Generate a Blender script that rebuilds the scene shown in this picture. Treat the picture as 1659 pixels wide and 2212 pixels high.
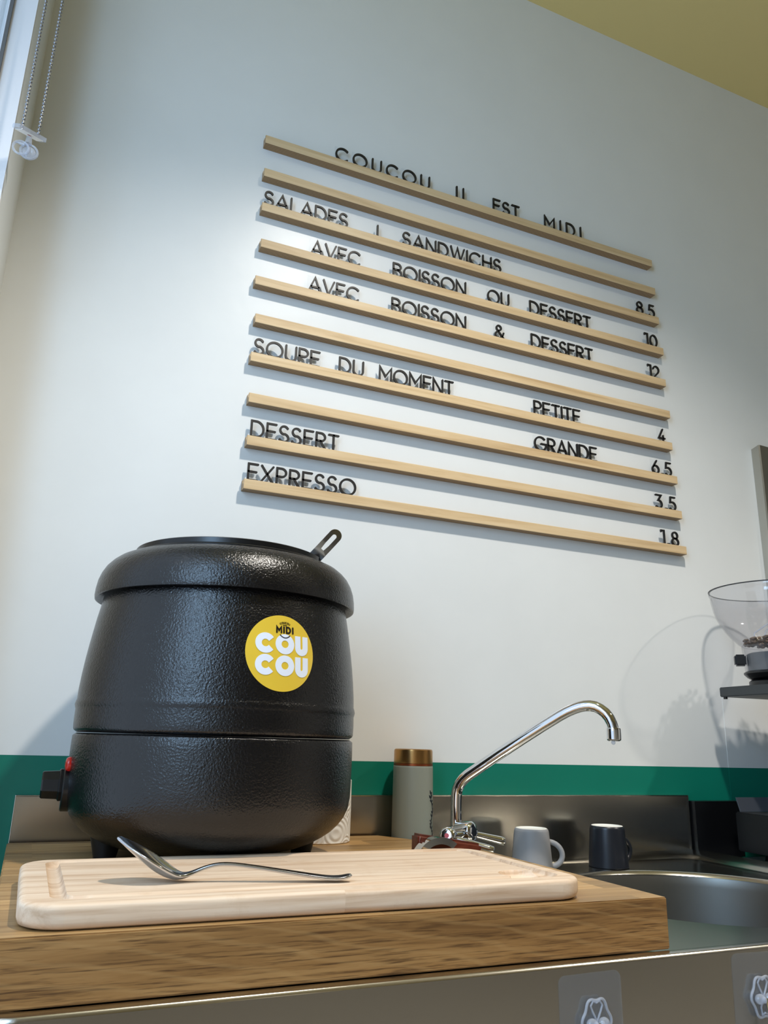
import bpy, bmesh, math, random
from mathutils import Vector, Matrix
R = math.radians
PI = math.pi
random.seed(7)
for o in list(bpy.data.objects):
    bpy.data.objects.remove(o)
SC = bpy.context.scene
COL = SC.collection
Z0 = 1.06          # height of the camera above the floor; all heights below are given from the camera level

# ------------------------------------------------------------------ camera
cam_data = bpy.data.cameras.new('camera')
cam = bpy.data.objects.new('camera', cam_data)
COL.objects.link(cam)
SC.camera = cam
cam_data.sensor_fit = 'HORIZONTAL'
cam_data.sensor_width = 36.0
cam_data.lens = 36.0 * 1697.84 / 1659.0
cam_data.clip_start = 0.02
p, y, r = R(16.33893), R(23.11108), R(1.58113)
fw = Vector((math.sin(y) * math.cos(p), math.cos(y) * math.cos(p), math.sin(p)))
r0 = Vector((math.cos(y), -math.sin(y), 0))
u0 = r0.cross(fw)
rt = math.cos(r) * r0 + math.sin(r) * u0
up = -math.sin(r) * r0 + math.cos(r) * u0
M = Matrix((rt, up, -fw)).transposed().to_4x4()
M.translation = Vector((0, 0, Z0))
cam.matrix_world = M

# ------------------------------------------------------------------ world, light, exposure
SC.view_settings.view_transform = 'Standard'
SC.view_settings.look = 'None'
SC.view_settings.gamma = 1.0
SC.view_settings.use_curve_mapping = False
SC.view_settings.exposure = 1.15
SC.cycles.transparent_max_bounces = 32
w = bpy.data.worlds.new('daylight'); SC.world = w
w.use_nodes = True
bg = w.node_tree.nodes['Background']
bg.inputs['Color'].default_value = (0.74, 0.84, 1.0, 1)
bg.inputs['Strength'].default_value = 0.6


def area_light(name, loc, direction, sx, sy, power, color):
    d = bpy.data.lights.new(name, 'AREA')
    d.shape = 'RECTANGLE'; d.size = sx; d.size_y = sy; d.energy = power; d.color = color
    o = bpy.data.objects.new(name, d); COL.objects.link(o)
    o.location = (loc[0], loc[1], loc[2] + Z0)
    o.rotation_euler = Vector(direction).to_track_quat('-Z', 'Y').to_euler()
    return o


def overhead_spot(name, x, yy, power, color=(1.0, 0.94, 0.86), size=0.045, cone=120, blend=0.6, aim=(0, 0, -1)):
    d = bpy.data.lights.new(name, 'SPOT')
    d.energy = power; d.color = color; d.shadow_soft_size = size
    d.spot_size = R(cone); d.spot_blend = blend
    o = bpy.data.objects.new(name, d); COL.objects.link(o)
    o.location = (x, yy, 1.69 + Z0)
    o.rotation_euler = Vector(aim).to_track_quat('-Z', 'Y').to_euler()
    return o


area_light('window_daylight', (-0.52, -0.05, 0.70), (1, 0.25, -0.2), 0.42, 1.05, 6.6, (0.46, 0.70, 1.0))
LAMPS_AND_FILL = [(0.62, 0.22, 46), (2.25, -0.40, 74), (1.2, -2.2, 30)]  # last entry: unseen fill added to brighten the room behind the camera
for i, (lx, ly, pw) in enumerate(LAMPS_AND_FILL):
    overhead_spot('ceiling_spot_or_fill', lx, ly, pw)

# ------------------------------------------------------------------ materials
MATS = {}


def new_mat(name):
    m = bpy.data.materials.new(name); m.use_nodes = True
    nt = m.node_tree
    b = nt.nodes['Principled BSDF']
    MATS[name] = m
    return m, nt, b


def N(nt, t, **kw):
    n = nt.nodes.new(t)
    for k, v in kw.items():
        if k in n.inputs:
            n.inputs[k].default_value = v
        else:
            setattr(n, k, v)
    return n


def lin(c):
    return tuple((v / 255 / 12.92 if v / 255 <= 0.04045 else ((v / 255 + 0.055) / 1.055) ** 2.4) for v in c) + (1.0,)


def texco(nt, scale=(1, 1, 1), kind='Object', rot=(0, 0, 0)):
    t = N(nt, 'ShaderNodeTexCoord'); mp = N(nt, 'ShaderNodeMapping')
    mp.inputs['Scale'].default_value = scale; mp.inputs['Rotation'].default_value = rot
    nt.links.new(t.outputs[kind], mp.inputs['Vector'])
    return mp.outputs['Vector']


def ramp(nt, fac, stops):
    n = N(nt, 'ShaderNodeValToRGB')
    cr = n.color_ramp
    while len(cr.elements) < len(stops):
        cr.elements.new(0.5)
    for e, (pos, c) in zip(cr.elements, stops):
        e.position = pos; e.color = c
    nt.links.new(fac, n.inputs['Fac'])
    return n.outputs['Color']


def noise(nt, vec, scale, detail=4, rough=0.55, dist=0.0):
    n = N(nt, 'ShaderNodeTexNoise'); n.inputs['Scale'].default_value = scale
    n.inputs['Detail'].default_value = detail; n.inputs['Roughness'].default_value = rough
    n.inputs['Distortion'].default_value = dist
    nt.links.new(vec, n.inputs['Vector'])
    return n.outputs['Fac']


def bump(nt, b, height, strength, dist):
    n = N(nt, 'ShaderNodeBump'); n.inputs['Strength'].default_value = strength; n.inputs['Distance'].default_value = dist
    nt.links.new(height, n.inputs['Height']); nt.links.new(n.outputs['Normal'], b.inputs['Normal'])


def plain(name, rgb, rough=0.5, metal=0.0, spec=0.5, nscale=None, nstr=0.1, ndist=0.0005, var=0.0, coat=0.0):
    m, nt, b = new_mat(name)
    b.inputs['Base Color'].default_value = lin(rgb)
    b.inputs['Roughness'].default_value = rough; b.inputs['Metallic'].default_value = metal
    b.inputs['Specular IOR Level'].default_value = spec
    b.inputs['Coat Weight'].default_value = coat
    v = texco(nt)
    if nscale:
        bump(nt, b, noise(nt, v, nscale), nstr, ndist)
    if var:
        c = lin(rgb)
        f = noise(nt, v, 9, 5)
        col = ramp(nt, f, [(0.3, tuple(x * (1 - var) for x in c[:3]) + (1,)), (0.7, tuple(min(1, x * (1 + var)) for x in c[:3]) + (1,))])
        nt.links.new(col, b.inputs['Base Color'])
    return m


plain('white_wall_paint', (226, 228, 226), 0.33, spec=0.45, nscale=14, nstr=0.12, ndist=0.004, var=0.015)
plain('green_wall_paint', (8, 116, 96), 0.36, spec=0.45, nscale=14, nstr=0.12, ndist=0.004, var=0.03)
plain('yellow_ceiling_paint', (224, 204, 138), 0.6, spec=0.3, nscale=20, nstr=0.1, ndist=0.002)
plain('floor_tile', (146, 144, 140), 0.5, var=0.1)
plain('room_wall_paint', (172, 169, 163), 0.6, nscale=15)
plain('white_frame', (232, 234, 238), 0.35, nscale=60, nstr=0.03)
plain('grey_gasket', (96, 98, 100), 0.6)
plain('black_plastic', (13, 14, 16), 0.3, spec=0.5, nscale=300, nstr=0.05, ndist=0.0003)
plain('black_satin', (16, 17, 19), 0.42, nscale=260, nstr=0.1, ndist=0.0003)
plain('letter_black', (20, 20, 22), 0.45, nscale=400, nstr=0.05)
plain('charcoal_metal', (52, 56, 58), 0.45, nscale=200, nstr=0.06, ndist=0.0002)
plain('red_plastic', (190, 30, 22), 0.2, spec=0.6)
plain('red_dot', (176, 40, 26), 0.3)
plain('yellow_sticker', (224, 188, 62), 0.16, spec=0.6, nscale=55, nstr=0.22, ndist=0.0012, coat=0.4)
plain('sticker_white', (226, 230, 238), 0.22, spec=0.5)
plain('sticker_black', (26, 20, 16), 0.3)
plain('flask_grey', (136, 140, 128), 0.42, spec=0.4, nscale=500, nstr=0.05, ndist=0.0002)
plain('flask_print', (30, 34, 40), 0.45)
plain('copper_band', (168, 92, 58), 0.3, metal=0.9)
plain('grey_stoneware', (150, 150, 151), 0.45, spec=0.4, nscale=300, nstr=0.04, ndist=0.0002)
plain('unglazed_rim', (232, 230, 222), 0.6)
plain('navy_stoneware', (24, 28, 36), 0.33, spec=0.5, nscale=300, nstr=0.04, ndist=0.0002)
plain('white_label', (240, 238, 232), 0.5)
plain('dark_inside', (4, 4, 5), 0.6)
plain('grey_collar', (96, 100, 102), 0.4)
plain('cloth_white', (226, 224, 220), 0.9, nscale=600, nstr=0.3, ndist=0.0005)
plain('tray_metal', (132, 138, 150), 0.35, metal=0.8, nscale=200, nstr=0.05, ndist=0.0003)


def metal(name, rgb, rough, stretch=None, strength=0.03, dist=0.0004):
    m, nt, b = new_mat(name)
    b.inputs['Metallic'].default_value = 1.0
    b.inputs['Base Color'].default_value = lin(rgb)
    b.inputs['Roughness'].default_value = rough
    if stretch:
        v = texco(nt, stretch)
        f = noise(nt, v, 40, 3)
        bump(nt, b, f, strength, dist)
        f2 = noise(nt, texco(nt), 5, 4)
        mr = N(nt, 'ShaderNodeMapRange'); mr.inputs['To Min'].default_value = rough * 0.82; mr.inputs['To Max'].default_value = rough * 1.22
        nt.links.new(f2, mr.inputs['Value']); nt.links.new(mr.outputs['Result'], b.inputs['Roughness'])
    return m


metal('brushed_steel', (186, 182, 172), 0.2, (1, 30, 60), 0.012)
metal('satin_steel', (128, 127, 122), 0.38, (1, 1, 1), 0.03)
metal('chrome', (226, 228, 232), 0.04)
metal('spoon_steel', (196, 198, 202), 0.13)
metal('bronze_cap', (184, 140, 86), 0.28, (1, 1, 60))
metal('bead_steel', (150, 152, 156), 0.22)
metal('brass_wire', (176, 160, 120), 0.3)

# wrinkle-finish black enamel
m, nt, b = new_mat('black_wrinkle_enamel')
b.inputs['Base Color'].default_value = lin((9, 9, 11)); b.inputs['Roughness'].default_value = 0.25
b.inputs['Specular IOR Level'].default_value = 0.6
v = texco(nt)
f1 = noise(nt, v, 440, 2, 0.5, 0.2)
bump(nt, b, f1, 0.5, 0.0014)

# clear plastic: mostly lets light pass, with a real gloss
def clear(name, tint, gloss=0.12, body=0.0, bodycol=(0.8, 0.84, 0.9, 1), refl_rough=0.05, edge=0.6):
    m = bpy.data.materials.new(name); m.use_nodes = True; MATS[name] = m
    nt = m.node_tree; nt.nodes.clear()
    out = N(nt, 'ShaderNodeOutputMaterial')
    tr = N(nt, 'ShaderNodeBsdfTransparent'); tr.inputs['Color'].default_value = tint
    gl = N(nt, 'ShaderNodeBsdfGlossy'); gl.inputs['Roughness'].default_value = refl_rough
    lw = N(nt, 'ShaderNodeLayerWeight'); lw.inputs['Blend'].default_value = 0.5
    pw = N(nt, 'ShaderNodeMath', operation='POWER'); pw.inputs[1].default_value = 5.0
    nt.links.new(lw.outputs['Facing'], pw.inputs[0])
    ml = N(nt, 'ShaderNodeMath', operation='MULTIPLY_ADD'); ml.inputs[1].default_value = edge; ml.inputs[2].default_value = gloss
    nt.links.new(pw.outputs['Value'], ml.inputs[0])
    mx = N(nt, 'ShaderNodeMixShader')
    nt.links.new(ml.outputs['Value'], mx.inputs['Fac']); nt.links.new(tr.outputs[0], mx.inputs[1]); nt.links.new(gl.outputs[0], mx.inputs[2])
    last = mx
    if body:
        df = N(nt, 'ShaderNodeBsdfDiffuse'); df.inputs['Color'].default_value = bodycol
        m2 = N(nt, 'ShaderNodeMixShader'); m2.inputs['Fac'].default_value = body
        nt.links.new(mx.outputs[0], m2.inputs[1]); nt.links.new(df.outputs[0], m2.inputs[2]); last = m2
    nt.links.new(last.outputs[0], out.inputs['Surface'])
    return m


clear('window_glass', (0.93, 0.96, 0.97, 1), 0.04)
clear('clear_card', (0.968, 0.972, 0.976, 1), 0.0015, refl_rough=0.25, edge=0.25)
clear('clear_hopper', (0.93, 0.93, 0.945, 1), 0.04, 0.02)
clear('clear_sheet', (0.90, 0.90, 0.90, 1), 0.04, 0.05, refl_rough=0.2)
clear('clear_plastic', (0.84, 0.87, 0.92, 1), 0.08, 0.22, (0.85, 0.89, 0.97, 1), 0.03)


# wood made of staves running along X
def wood(name, cols, stave, length, grain=(3, 60, 60), rough=0.45, seam=0.0, rings=0.0, end=None, var=1.0, spots=None):
    m, nt, b = new_mat(name)
    b.inputs['Roughness'].default_value = rough; b.inputs['Specular IOR Level'].default_value = 0.35
    tc = N(nt, 'ShaderNodeTexCoord')
    sep = N(nt, 'ShaderNodeSeparateXYZ'); nt.links.new(tc.outputs['Object'], sep.inputs[0])
    if stave:
        br = N(nt, 'ShaderNodeTexBrick')
        br.offset = 0.37; br.squash = 1.0
        br.inputs['Color1'].default_value = (0, 0, 0, 1); br.inputs['Color2'].default_value = (1, 1, 1, 1)
        br.inputs['Mortar'].default_value = (0.5, 0.5, 0.5, 1)
        br.inputs['Scale'].default_value = 1.0; br.inputs['Mortar Size'].default_value = 0.0
        br.inputs['Brick Width'].default_value = length; br.inputs['Row Height'].default_value = stave
        nt.links.new(tc.outputs['Object'], br.inputs['Vector'])
        sid = br.outputs['Color']
    mp = N(nt, 'ShaderNodeMapping'); mp.inputs['Scale'].default_value = grain
    nt.links.new(tc.outputs['Object'], mp.inputs['Vector'])
    vec = mp.outputs['Vector']
    if stave:   # shift grain per stave
        ad = N(nt, 'ShaderNodeVectorMath', operation='MULTIPLY_ADD')
        ad.inputs[1].default_value = (17.0, 31.0, 11.0)
        nt.links.new(sid, ad.inputs[0]); nt.links.new(vec, ad.inputs[2]); vec = ad.outputs['Vector']
    f = noise(nt, vec, 1.0, 6, 0.6, 0.8)
    if rings:
        wv = N(nt, 'ShaderNodeTexWave'); wv.wave_type = 'BANDS'; wv.bands_direction = 'Z'
        wv.inputs['Scale'].default_value = rings; wv.inputs['Distortion'].default_value = 9.0
        wv.inputs['Detail'].default_value = 4; wv.inputs['Detail Scale'].default_value = 1.6; wv.inputs['Detail Roughness'].default_value = 0.6
        nt.links.new(vec, wv.inputs['Vector'])
        mx = N(nt, 'ShaderNodeMix'); mx.data_type = 'FLOAT'; mx.inputs[0].default_value = 0.45
        nt.links.new(f, mx.inputs[2]); nt.links.new(wv.outputs['Fac'], mx.inputs[3]); f = mx.outputs[0]
    colr = ramp(nt, f, [(0.28, lin(cols[0])), (0.5, lin(cols[1])), (0.72, lin(cols[2]))])
    if stave:
        hs = N(nt, 'ShaderNodeHueSaturation')
        mr = N(nt, 'ShaderNodeMapRange'); mr.inputs['To Min'].default_value = 1 - 0.28 * var; mr.inputs['To Max'].default_value = 1 + 0.2 * var
        nt.links.new(sid, mr.inputs['Value']); nt.links.new(mr.outputs['Result'], hs.inputs['Value'])
        nt.links.new(colr, hs.inputs['Color']); colr = hs.outputs['Color']
    if spots:
        nz = noise(nt, tc.outputs['Object'], 26, 6, 0.7)
        rm = ramp(nt, nz, [(0.55, (0, 0, 0, 1)), (0.78, (1, 1, 1, 1))])
        m3 = N(nt, 'ShaderNodeMix'); m3.data_type = 'RGBA'
        sc = N(nt, 'ShaderNodeMath', operation='MULTIPLY'); sc.inputs[1].default_value = 0.5
        nt.links.new(rm, sc.inputs[0]); nt.links.new(sc.outputs[0], m3.inputs[0])
        nt.links.new(colr, m3.inputs[6]); m3.inputs[7].default_value = lin(spots); colr = m3.outputs[2]
    nt.links.new(colr, b.inputs['Base Color'])
    bump(nt, b, f, 0.12, 0.0006)
    return m


wood('oak_worktop', [(132, 98, 58), (168, 132, 84), (190, 156, 108)], 0.042, 0.27, (5, 110, 60), 0.42, rings=0.0)
# sawn oak edge: long grain, dark open pores, pale ray flecks
m, nt, b = new_mat('oak_front')
b.inputs['Roughness'].default_value = 0.5; b.inputs['Specular IOR Level'].default_value = 0.3
f = noise(nt, texco(nt, (5, 40, 70)), 1.0, 6, 0.65, 0.7)
base = ramp(nt, f, [(0.25, lin((112, 78, 42))), (0.5, lin((148, 108, 62))), (0.75, lin((172, 132, 82)))])
pf = noise(nt, texco(nt, (22, 120, 620), rot=(0, R(2), 0)), 1.0, 3, 0.6, 0.3)
pm = ramp(nt, pf, [(0.50, (0, 0, 0, 1)), (0.68, (0.8, 0.8, 0.8, 1))])
m1 = N(nt, 'ShaderNodeMix'); m1.data_type = 'RGBA'
nt.links.new(pm, m1.inputs[0]); nt.links.new(base, m1.inputs[6]); m1.inputs[7].default_value = lin((72, 46, 24))
wv = N(nt, 'ShaderNodeTexWave'); wv.bands_direction = 'Z'; wv.inputs['Scale'].default_value = 1.0; wv.inputs['Distortion'].default_value = 5.0; wv.inputs['Detail'].default_value = 3; wv.inputs['Detail Scale'].default_value = 0.9
nt.links.new(texco(nt, (9, 30, 26), rot=(0, R(-28), 0)), wv.inputs['Vector'])
rm = ramp(nt, wv.outputs['Fac'], [(0.80, (0, 0, 0, 1)), (1.0, (0.20, 0.20, 0.20, 1))])
m2 = N(nt, 'ShaderNodeMix'); m2.data_type = 'RGBA'
nt.links.new(rm, m2.inputs[0]); nt.links.new(m1.outputs[2], m2.inputs[6]); m2.inputs[7].default_value = lin((186, 148, 96))
nt.links.new(m2.outputs[2], b.inputs['Base Color'])
bump(nt, b, pf, 0.1, 0.0005)
wood('beech_board', [(190, 156, 124), (220, 194, 166), (232, 211, 187)], 0.05, 0.7, (4, 80, 90), 0.55, var=0.15, spots=(194, 158, 122))
wood('dark_red_wood', [(58, 24, 16), (92, 40, 26), (112, 54, 36)], None, None, (20, 120, 120), 0.35)

# birch ply rails: pale face, layered edge seen on the underside
m, nt, b = new_mat('birch_ply')
b.inputs['Roughness'].default_value = 0.45; b.inputs['Specular IOR Level'].default_value = 0.4
tc = N(nt, 'ShaderNodeTexCoord'); oi = N(nt, 'ShaderNodeObjectInfo')
mp = N(nt, 'ShaderNodeMapping'); mp.inputs['Scale'].default_value = (4, 60, 70)
ofs = N(nt, 'ShaderNodeVectorMath', operation='ADD')
nt.links.new(tc.outputs['Object'], ofs.inputs[0]); nt.links.new(oi.outputs['Random'], ofs.inputs[1])
nt.links.new(ofs.outputs[0], mp.inputs['Vector'])
f = noise(nt, mp.outputs['Vector'], 1.0, 6, 0.6, 0.6)
face = ramp(nt, f, [(0.25, lin((186, 154, 112))), (0.5, lin((212, 184, 142))), (0.75, lin((224, 200, 162)))])
f2 = noise(nt, mp.outputs['Vector'], 0.35, 2)
sepz = N(nt, 'ShaderNodeSeparateXYZ'); nt.links.new(tc.outputs['Object'], sepz.inputs[0])
mm = N(nt, 'ShaderNodeMath', operation='MULTIPLY'); mm.inputs[1].default_value = 1.0 / 0.0036
nt.links.new(sepz.outputs['Y'], mm.inputs[0])
fr = N(nt, 'ShaderNodeMath', operation='FRACT'); nt.links.new(mm.outputs[0], fr.inputs[0])
ply = ramp(nt, fr.outputs[0], [(0.0, lin((112, 84, 58))), (0.45, lin((118, 90, 62))), (0.55, lin((186, 156, 112))), (1.0, lin((180, 150, 106)))])
ge = N(nt, 'ShaderNodeNewGeometry'); sn = N(nt, 'ShaderNodeSeparateXYZ'); nt.links.new(ge.outputs['True Normal'], sn.inputs[0])
ab = N(nt, 'ShaderNodeMath', operation='ABSOLUTE'); nt.links.new(sn.outputs['Y'], ab.inputs[0])
gt = N(nt, 'ShaderNodeMath', operation='LESS_THAN'); gt.inputs[1].default_value = 0.5; nt.links.new(ab.outputs[0], gt.inputs[0])
mx = N(nt, 'ShaderNodeMix'); mx.data_type = 'RGBA'
nt.links.new(gt.outputs[0], mx.inputs[0]); nt.links.new(face, mx.inputs[6]); nt.links.new(ply, mx.inputs[7])
nt.links.new(mx.outputs[2], b.inputs['Base Color'])

# embossed kitchen paper
m, nt, b = new_mat('kitchen_paper')
b.inputs['Base Color'].default_value = lin((236, 234, 228)); b.inputs['Roughness'].default_value = 0.9
v = texco(nt)
wv = N(nt, 'ShaderNodeTexVoronoi'); wv.inputs['Scale'].default_value = 26; nt.links.new(v, wv.inputs['Vector'])
sn_ = N(nt, 'ShaderNodeMath', operation='SINE'); ml = N(nt, 'ShaderNodeMath', operation='MULTIPLY'); ml.inputs[1].default_value = 46
nt.links.new(wv.outputs['Distance'], ml.inputs[0]); nt.links.new(ml.outputs[0], sn_.inputs[0])
bump(nt, b, sn_.outputs[0], 0.35, 0.0015)

# roasted beans
m, nt, b = new_mat('coffee_bean')
oi = N(nt, 'ShaderNodeObjectInfo')
nt.links.new(ramp(nt, noise(nt, texco(nt), 60), [(0.3, lin((70, 52, 38))), (0.7, lin((112, 88, 68)))]), b.inputs['Base Color'])
b.inputs['Roughness'].default_value = 0.4


# ------------------------------------------------------------------ mesh helpers
class MB:
    """collects faces of one mesh, in camera-level coordinates"""

    def __init__(self):
        self.v = []; self.f = []; self.mi = []; self.cur = 0

    def add(self, vs, fs):
        n = len(self.v)
        self.v += [tuple(q) for q in vs]
        for q in fs:
            self.f.append(tuple(i + n for i in q)); self.mi.append(self.cur)
        return self

    def box(self, x0, x1, y0, y1, z0, z1, bev=0.0, seg=2):
        bm = bmesh.new()
        bmesh.ops.create_cube(bm, size=1)
        for q in bm.verts:
            q.co = Vector(((x0 + x1) / 2 + q.co.x * (x1 - x0), (y0 + y1) / 2 + q.co.y * (y1 - y0), (z0 + z1) / 2 + q.co.z * (z1 - z0)))
        if bev:
            bmesh.ops.bevel(bm, geom=list(bm.edges), offset=bev, segments=seg, affect='EDGES', profile=0.5)
        self.take(bm)
        return self

    def take(self, bm, mat=None):
        bm.verts.index_update()
        vs = [(mat @ q.co) if mat else q.co.copy() for q in bm.verts]
        fs = [[q.index for q in fc.verts] for fc in bm.faces]
        self.add(vs, fs); bm.free()
        return self

    def lathe(self, prof, cx, cy, z=0.0, seg=96, a0=0.0, a1=2 * PI, cap0=False, cap1=False):
        """prof: list of (radius, height)"""
        full = abs(a1 - a0 - 2 * PI) < 1e-6
        n = seg if full else seg + 1
        vs = []; fs = []
        for rr, hh in prof:
            for k in range(n):
                a = a0 + (a1 - a0) * k / seg
                vs.append((cx + rr * math.cos(a), cy + rr * math.sin(a), z + hh))
        for i in range(len(prof) - 1):
            for k in range(seg):
                k2 = (k + 1) % n
                fs.append((i * n + k, i * n + k2, (i + 1) * n + k2, (i + 1) * n + k))
        if cap0:
            fs.append(tuple(range(n - 1, -1, -1)))
        if cap1:
            fs.append(tuple((len(prof) - 1) * n + k for k in range(n)))
        return self.add(vs, fs)

    def tube(self, pts, rad, seg=16, caps=True, closed=False):
        pts = [Vector(q) for q in pts]
        n = len(pts)
        rads = rad if isinstance(rad, (list, tuple)) else [rad] * n
        vs = []; fs = []
        prev = None
        for i in range(n):
            if closed:
                t = (pts[(i + 1) % n] - pts[i - 1]).normalized()
            else:
                t = (pts[min(i + 1, n - 1)] - pts[max(i - 1, 0)]).normalized()
            if prev is None:
                a = Vector((0, 0, 1)) if abs(t.z) < 0.9 else Vector((1, 0, 0))
                nrm = t.cross(a).normalized()
            else:
                nrm = (prev - t * prev.dot(t)).normalized()
            prev = nrm
            bn = t.cross(nrm)
            for k in range(seg):
                a = 2 * PI * k / seg
                vs.append(pts[i] + (nrm * math.cos(a) + bn * math.sin(a)) * rads[i])
        for i in range(n if closed else n - 1):
            j = (i + 1) % n
            for k in range(seg):
                k2 = (k + 1) % seg
                fs.append((i * seg + k, i * seg + k2, j * seg + k2, j * seg + k))
        if caps and not closed:
            fs.append(tuple(range(seg - 1, -1, -1)))
            fs.append(tuple((n - 1) * seg + k for k in range(seg)))
        return self.add(vs, fs)

    def ball(self, c, rx, ry=None, rz=None, u=16, v=10, mat=None):
        bm = bmesh.new()
        bmesh.ops.create_uvsphere(bm, u_segments=u, v_segments=v, radius=1)
        ry = ry or rx; rz = rz or rx
        for q in bm.verts:
            co = Vector((q.co.x * rx, q.co.y * ry, q.co.z * rz))
            if mat:
                co = mat @ co
            q.co = co + Vector(c)
        return self.take(bm)

    def prism(self, poly, fn0, fn1):
        """closed solid between two images of a 2D polygon"""
        n = len(poly)
        vs = [fn0(*q) for q in poly] + [fn1(*q) for q in poly]
        fs = [tuple(range(n - 1, -1, -1)), tuple(range(n, 2 * n))]
        for i in range(n):
            j = (i + 1) % n
            fs.append((i, j, n + j, n + i))
        return self.add(vs, fs)


def link(name, o, parent=None):
    COL.objects.link(o)
    if parent:
        o.parent = parent
    return o


def obj(name, mb, mat, parent=None, smooth=True, pivot=None, ang=38, mods=None):
    """one mesh object; its origin at the middle of its base (or pivot)"""
    vs = [Vector((q[0], q[1], q[2] + Z0)) for q in mb.v]
    if pivot is None:
        lo = [min(q[i] for q in vs) for i in range(3)]; hi = [max(q[i] for q in vs) for i in range(3)]
        pv = Vector(((lo[0] + hi[0]) / 2, (lo[1] + hi[1]) / 2, lo[2]))
    else:
        pv = Vector((pivot[0], pivot[1], pivot[2] + Z0))
    me = bpy.data.meshes.new(name)
    me.from_pydata([q - pv for q in vs], [], mb.f)
    mats = mat if isinstance(mat, (list, tuple)) else [mat]
    for q in mats:
        me.materials.append(MATS[q])
    if len(mats) > 1:
        me.polygons.foreach_set('material_index', mb.mi)
    bm = bmesh.new(); bm.from_mesh(me)
    bmesh.ops.recalc_face_normals(bm, faces=bm.faces)
    if smooth:
        for fc in bm.faces:
            fc.smooth = True
        for e in bm.edges:
            if len(e.link_faces) == 2 and e.calc_face_angle(0) > R(ang):
                e.smooth = False
    bm.to_mesh(me); bm.free()
    o = bpy.data.objects.new(name, me)
    link(name, o, parent)
    if smooth and name not in ('spoon', 'coffee_bean', 'bead_strand'):
        wn = o.modifiers.new('weighted_normals', 'WEIGHTED_NORMAL'); wn.keep_sharp = True; wn.weight = 60
    wl = pv.copy()
    if parent:
        q = parent; off = Vector((0, 0, 0))
        while q:
            off += q.location; q = q.parent
        wl = pv - off
    o.location = wl
    return o


def thing(name, label, cat, loc, group=None):
    o = bpy.data.objects.new(name, None); COL.objects.link(o)
    o.empty_display_size = 0.03
    o.location = (loc[0], loc[1], loc[2] + Z0)
    o['label'] = label; o['category'] = cat
    if group:
        o['group'] = group
    return o


def tag(o, label, cat, group=None):
    o['label'] = label; o['category'] = cat
    if group:
        o['group'] = group
    return o


def struct(name, mb, mat, parent=None, smooth=False, **kw):
    o = obj(name, mb, mat, parent, smooth=smooth, **kw)
    if not parent:
        o['kind'] = 'structure'
    return o


def arc(cx, cy, rx, ry, a0, a1, n=14):
    return [(cx + rx * math.cos(R(a0 + (a1 - a0) * i / n)), cy + ry * math.sin(R(a0 + (a1 - a0) * i / n))) for i in range(n + 1)]


def rrect(x0, x1, y0, y1, rad, n=8):
    if not isinstance(rad, (list, tuple)):
        rad = [rad] * 4
    pts = []
    for (cx, cy, a, q) in ((x1 - rad[0], y1 - rad[0], 0, rad[0]), (x0 + rad[1], y1 - rad[1], 90, rad[1]), (x0 + rad[2], y0 + rad[2], 180, rad[2]), (x1 - rad[3], y0 + rad[3], 270, rad[3])):
        pts += arc(cx, cy, q, q, a, a + 90, n)
    return pts


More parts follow.
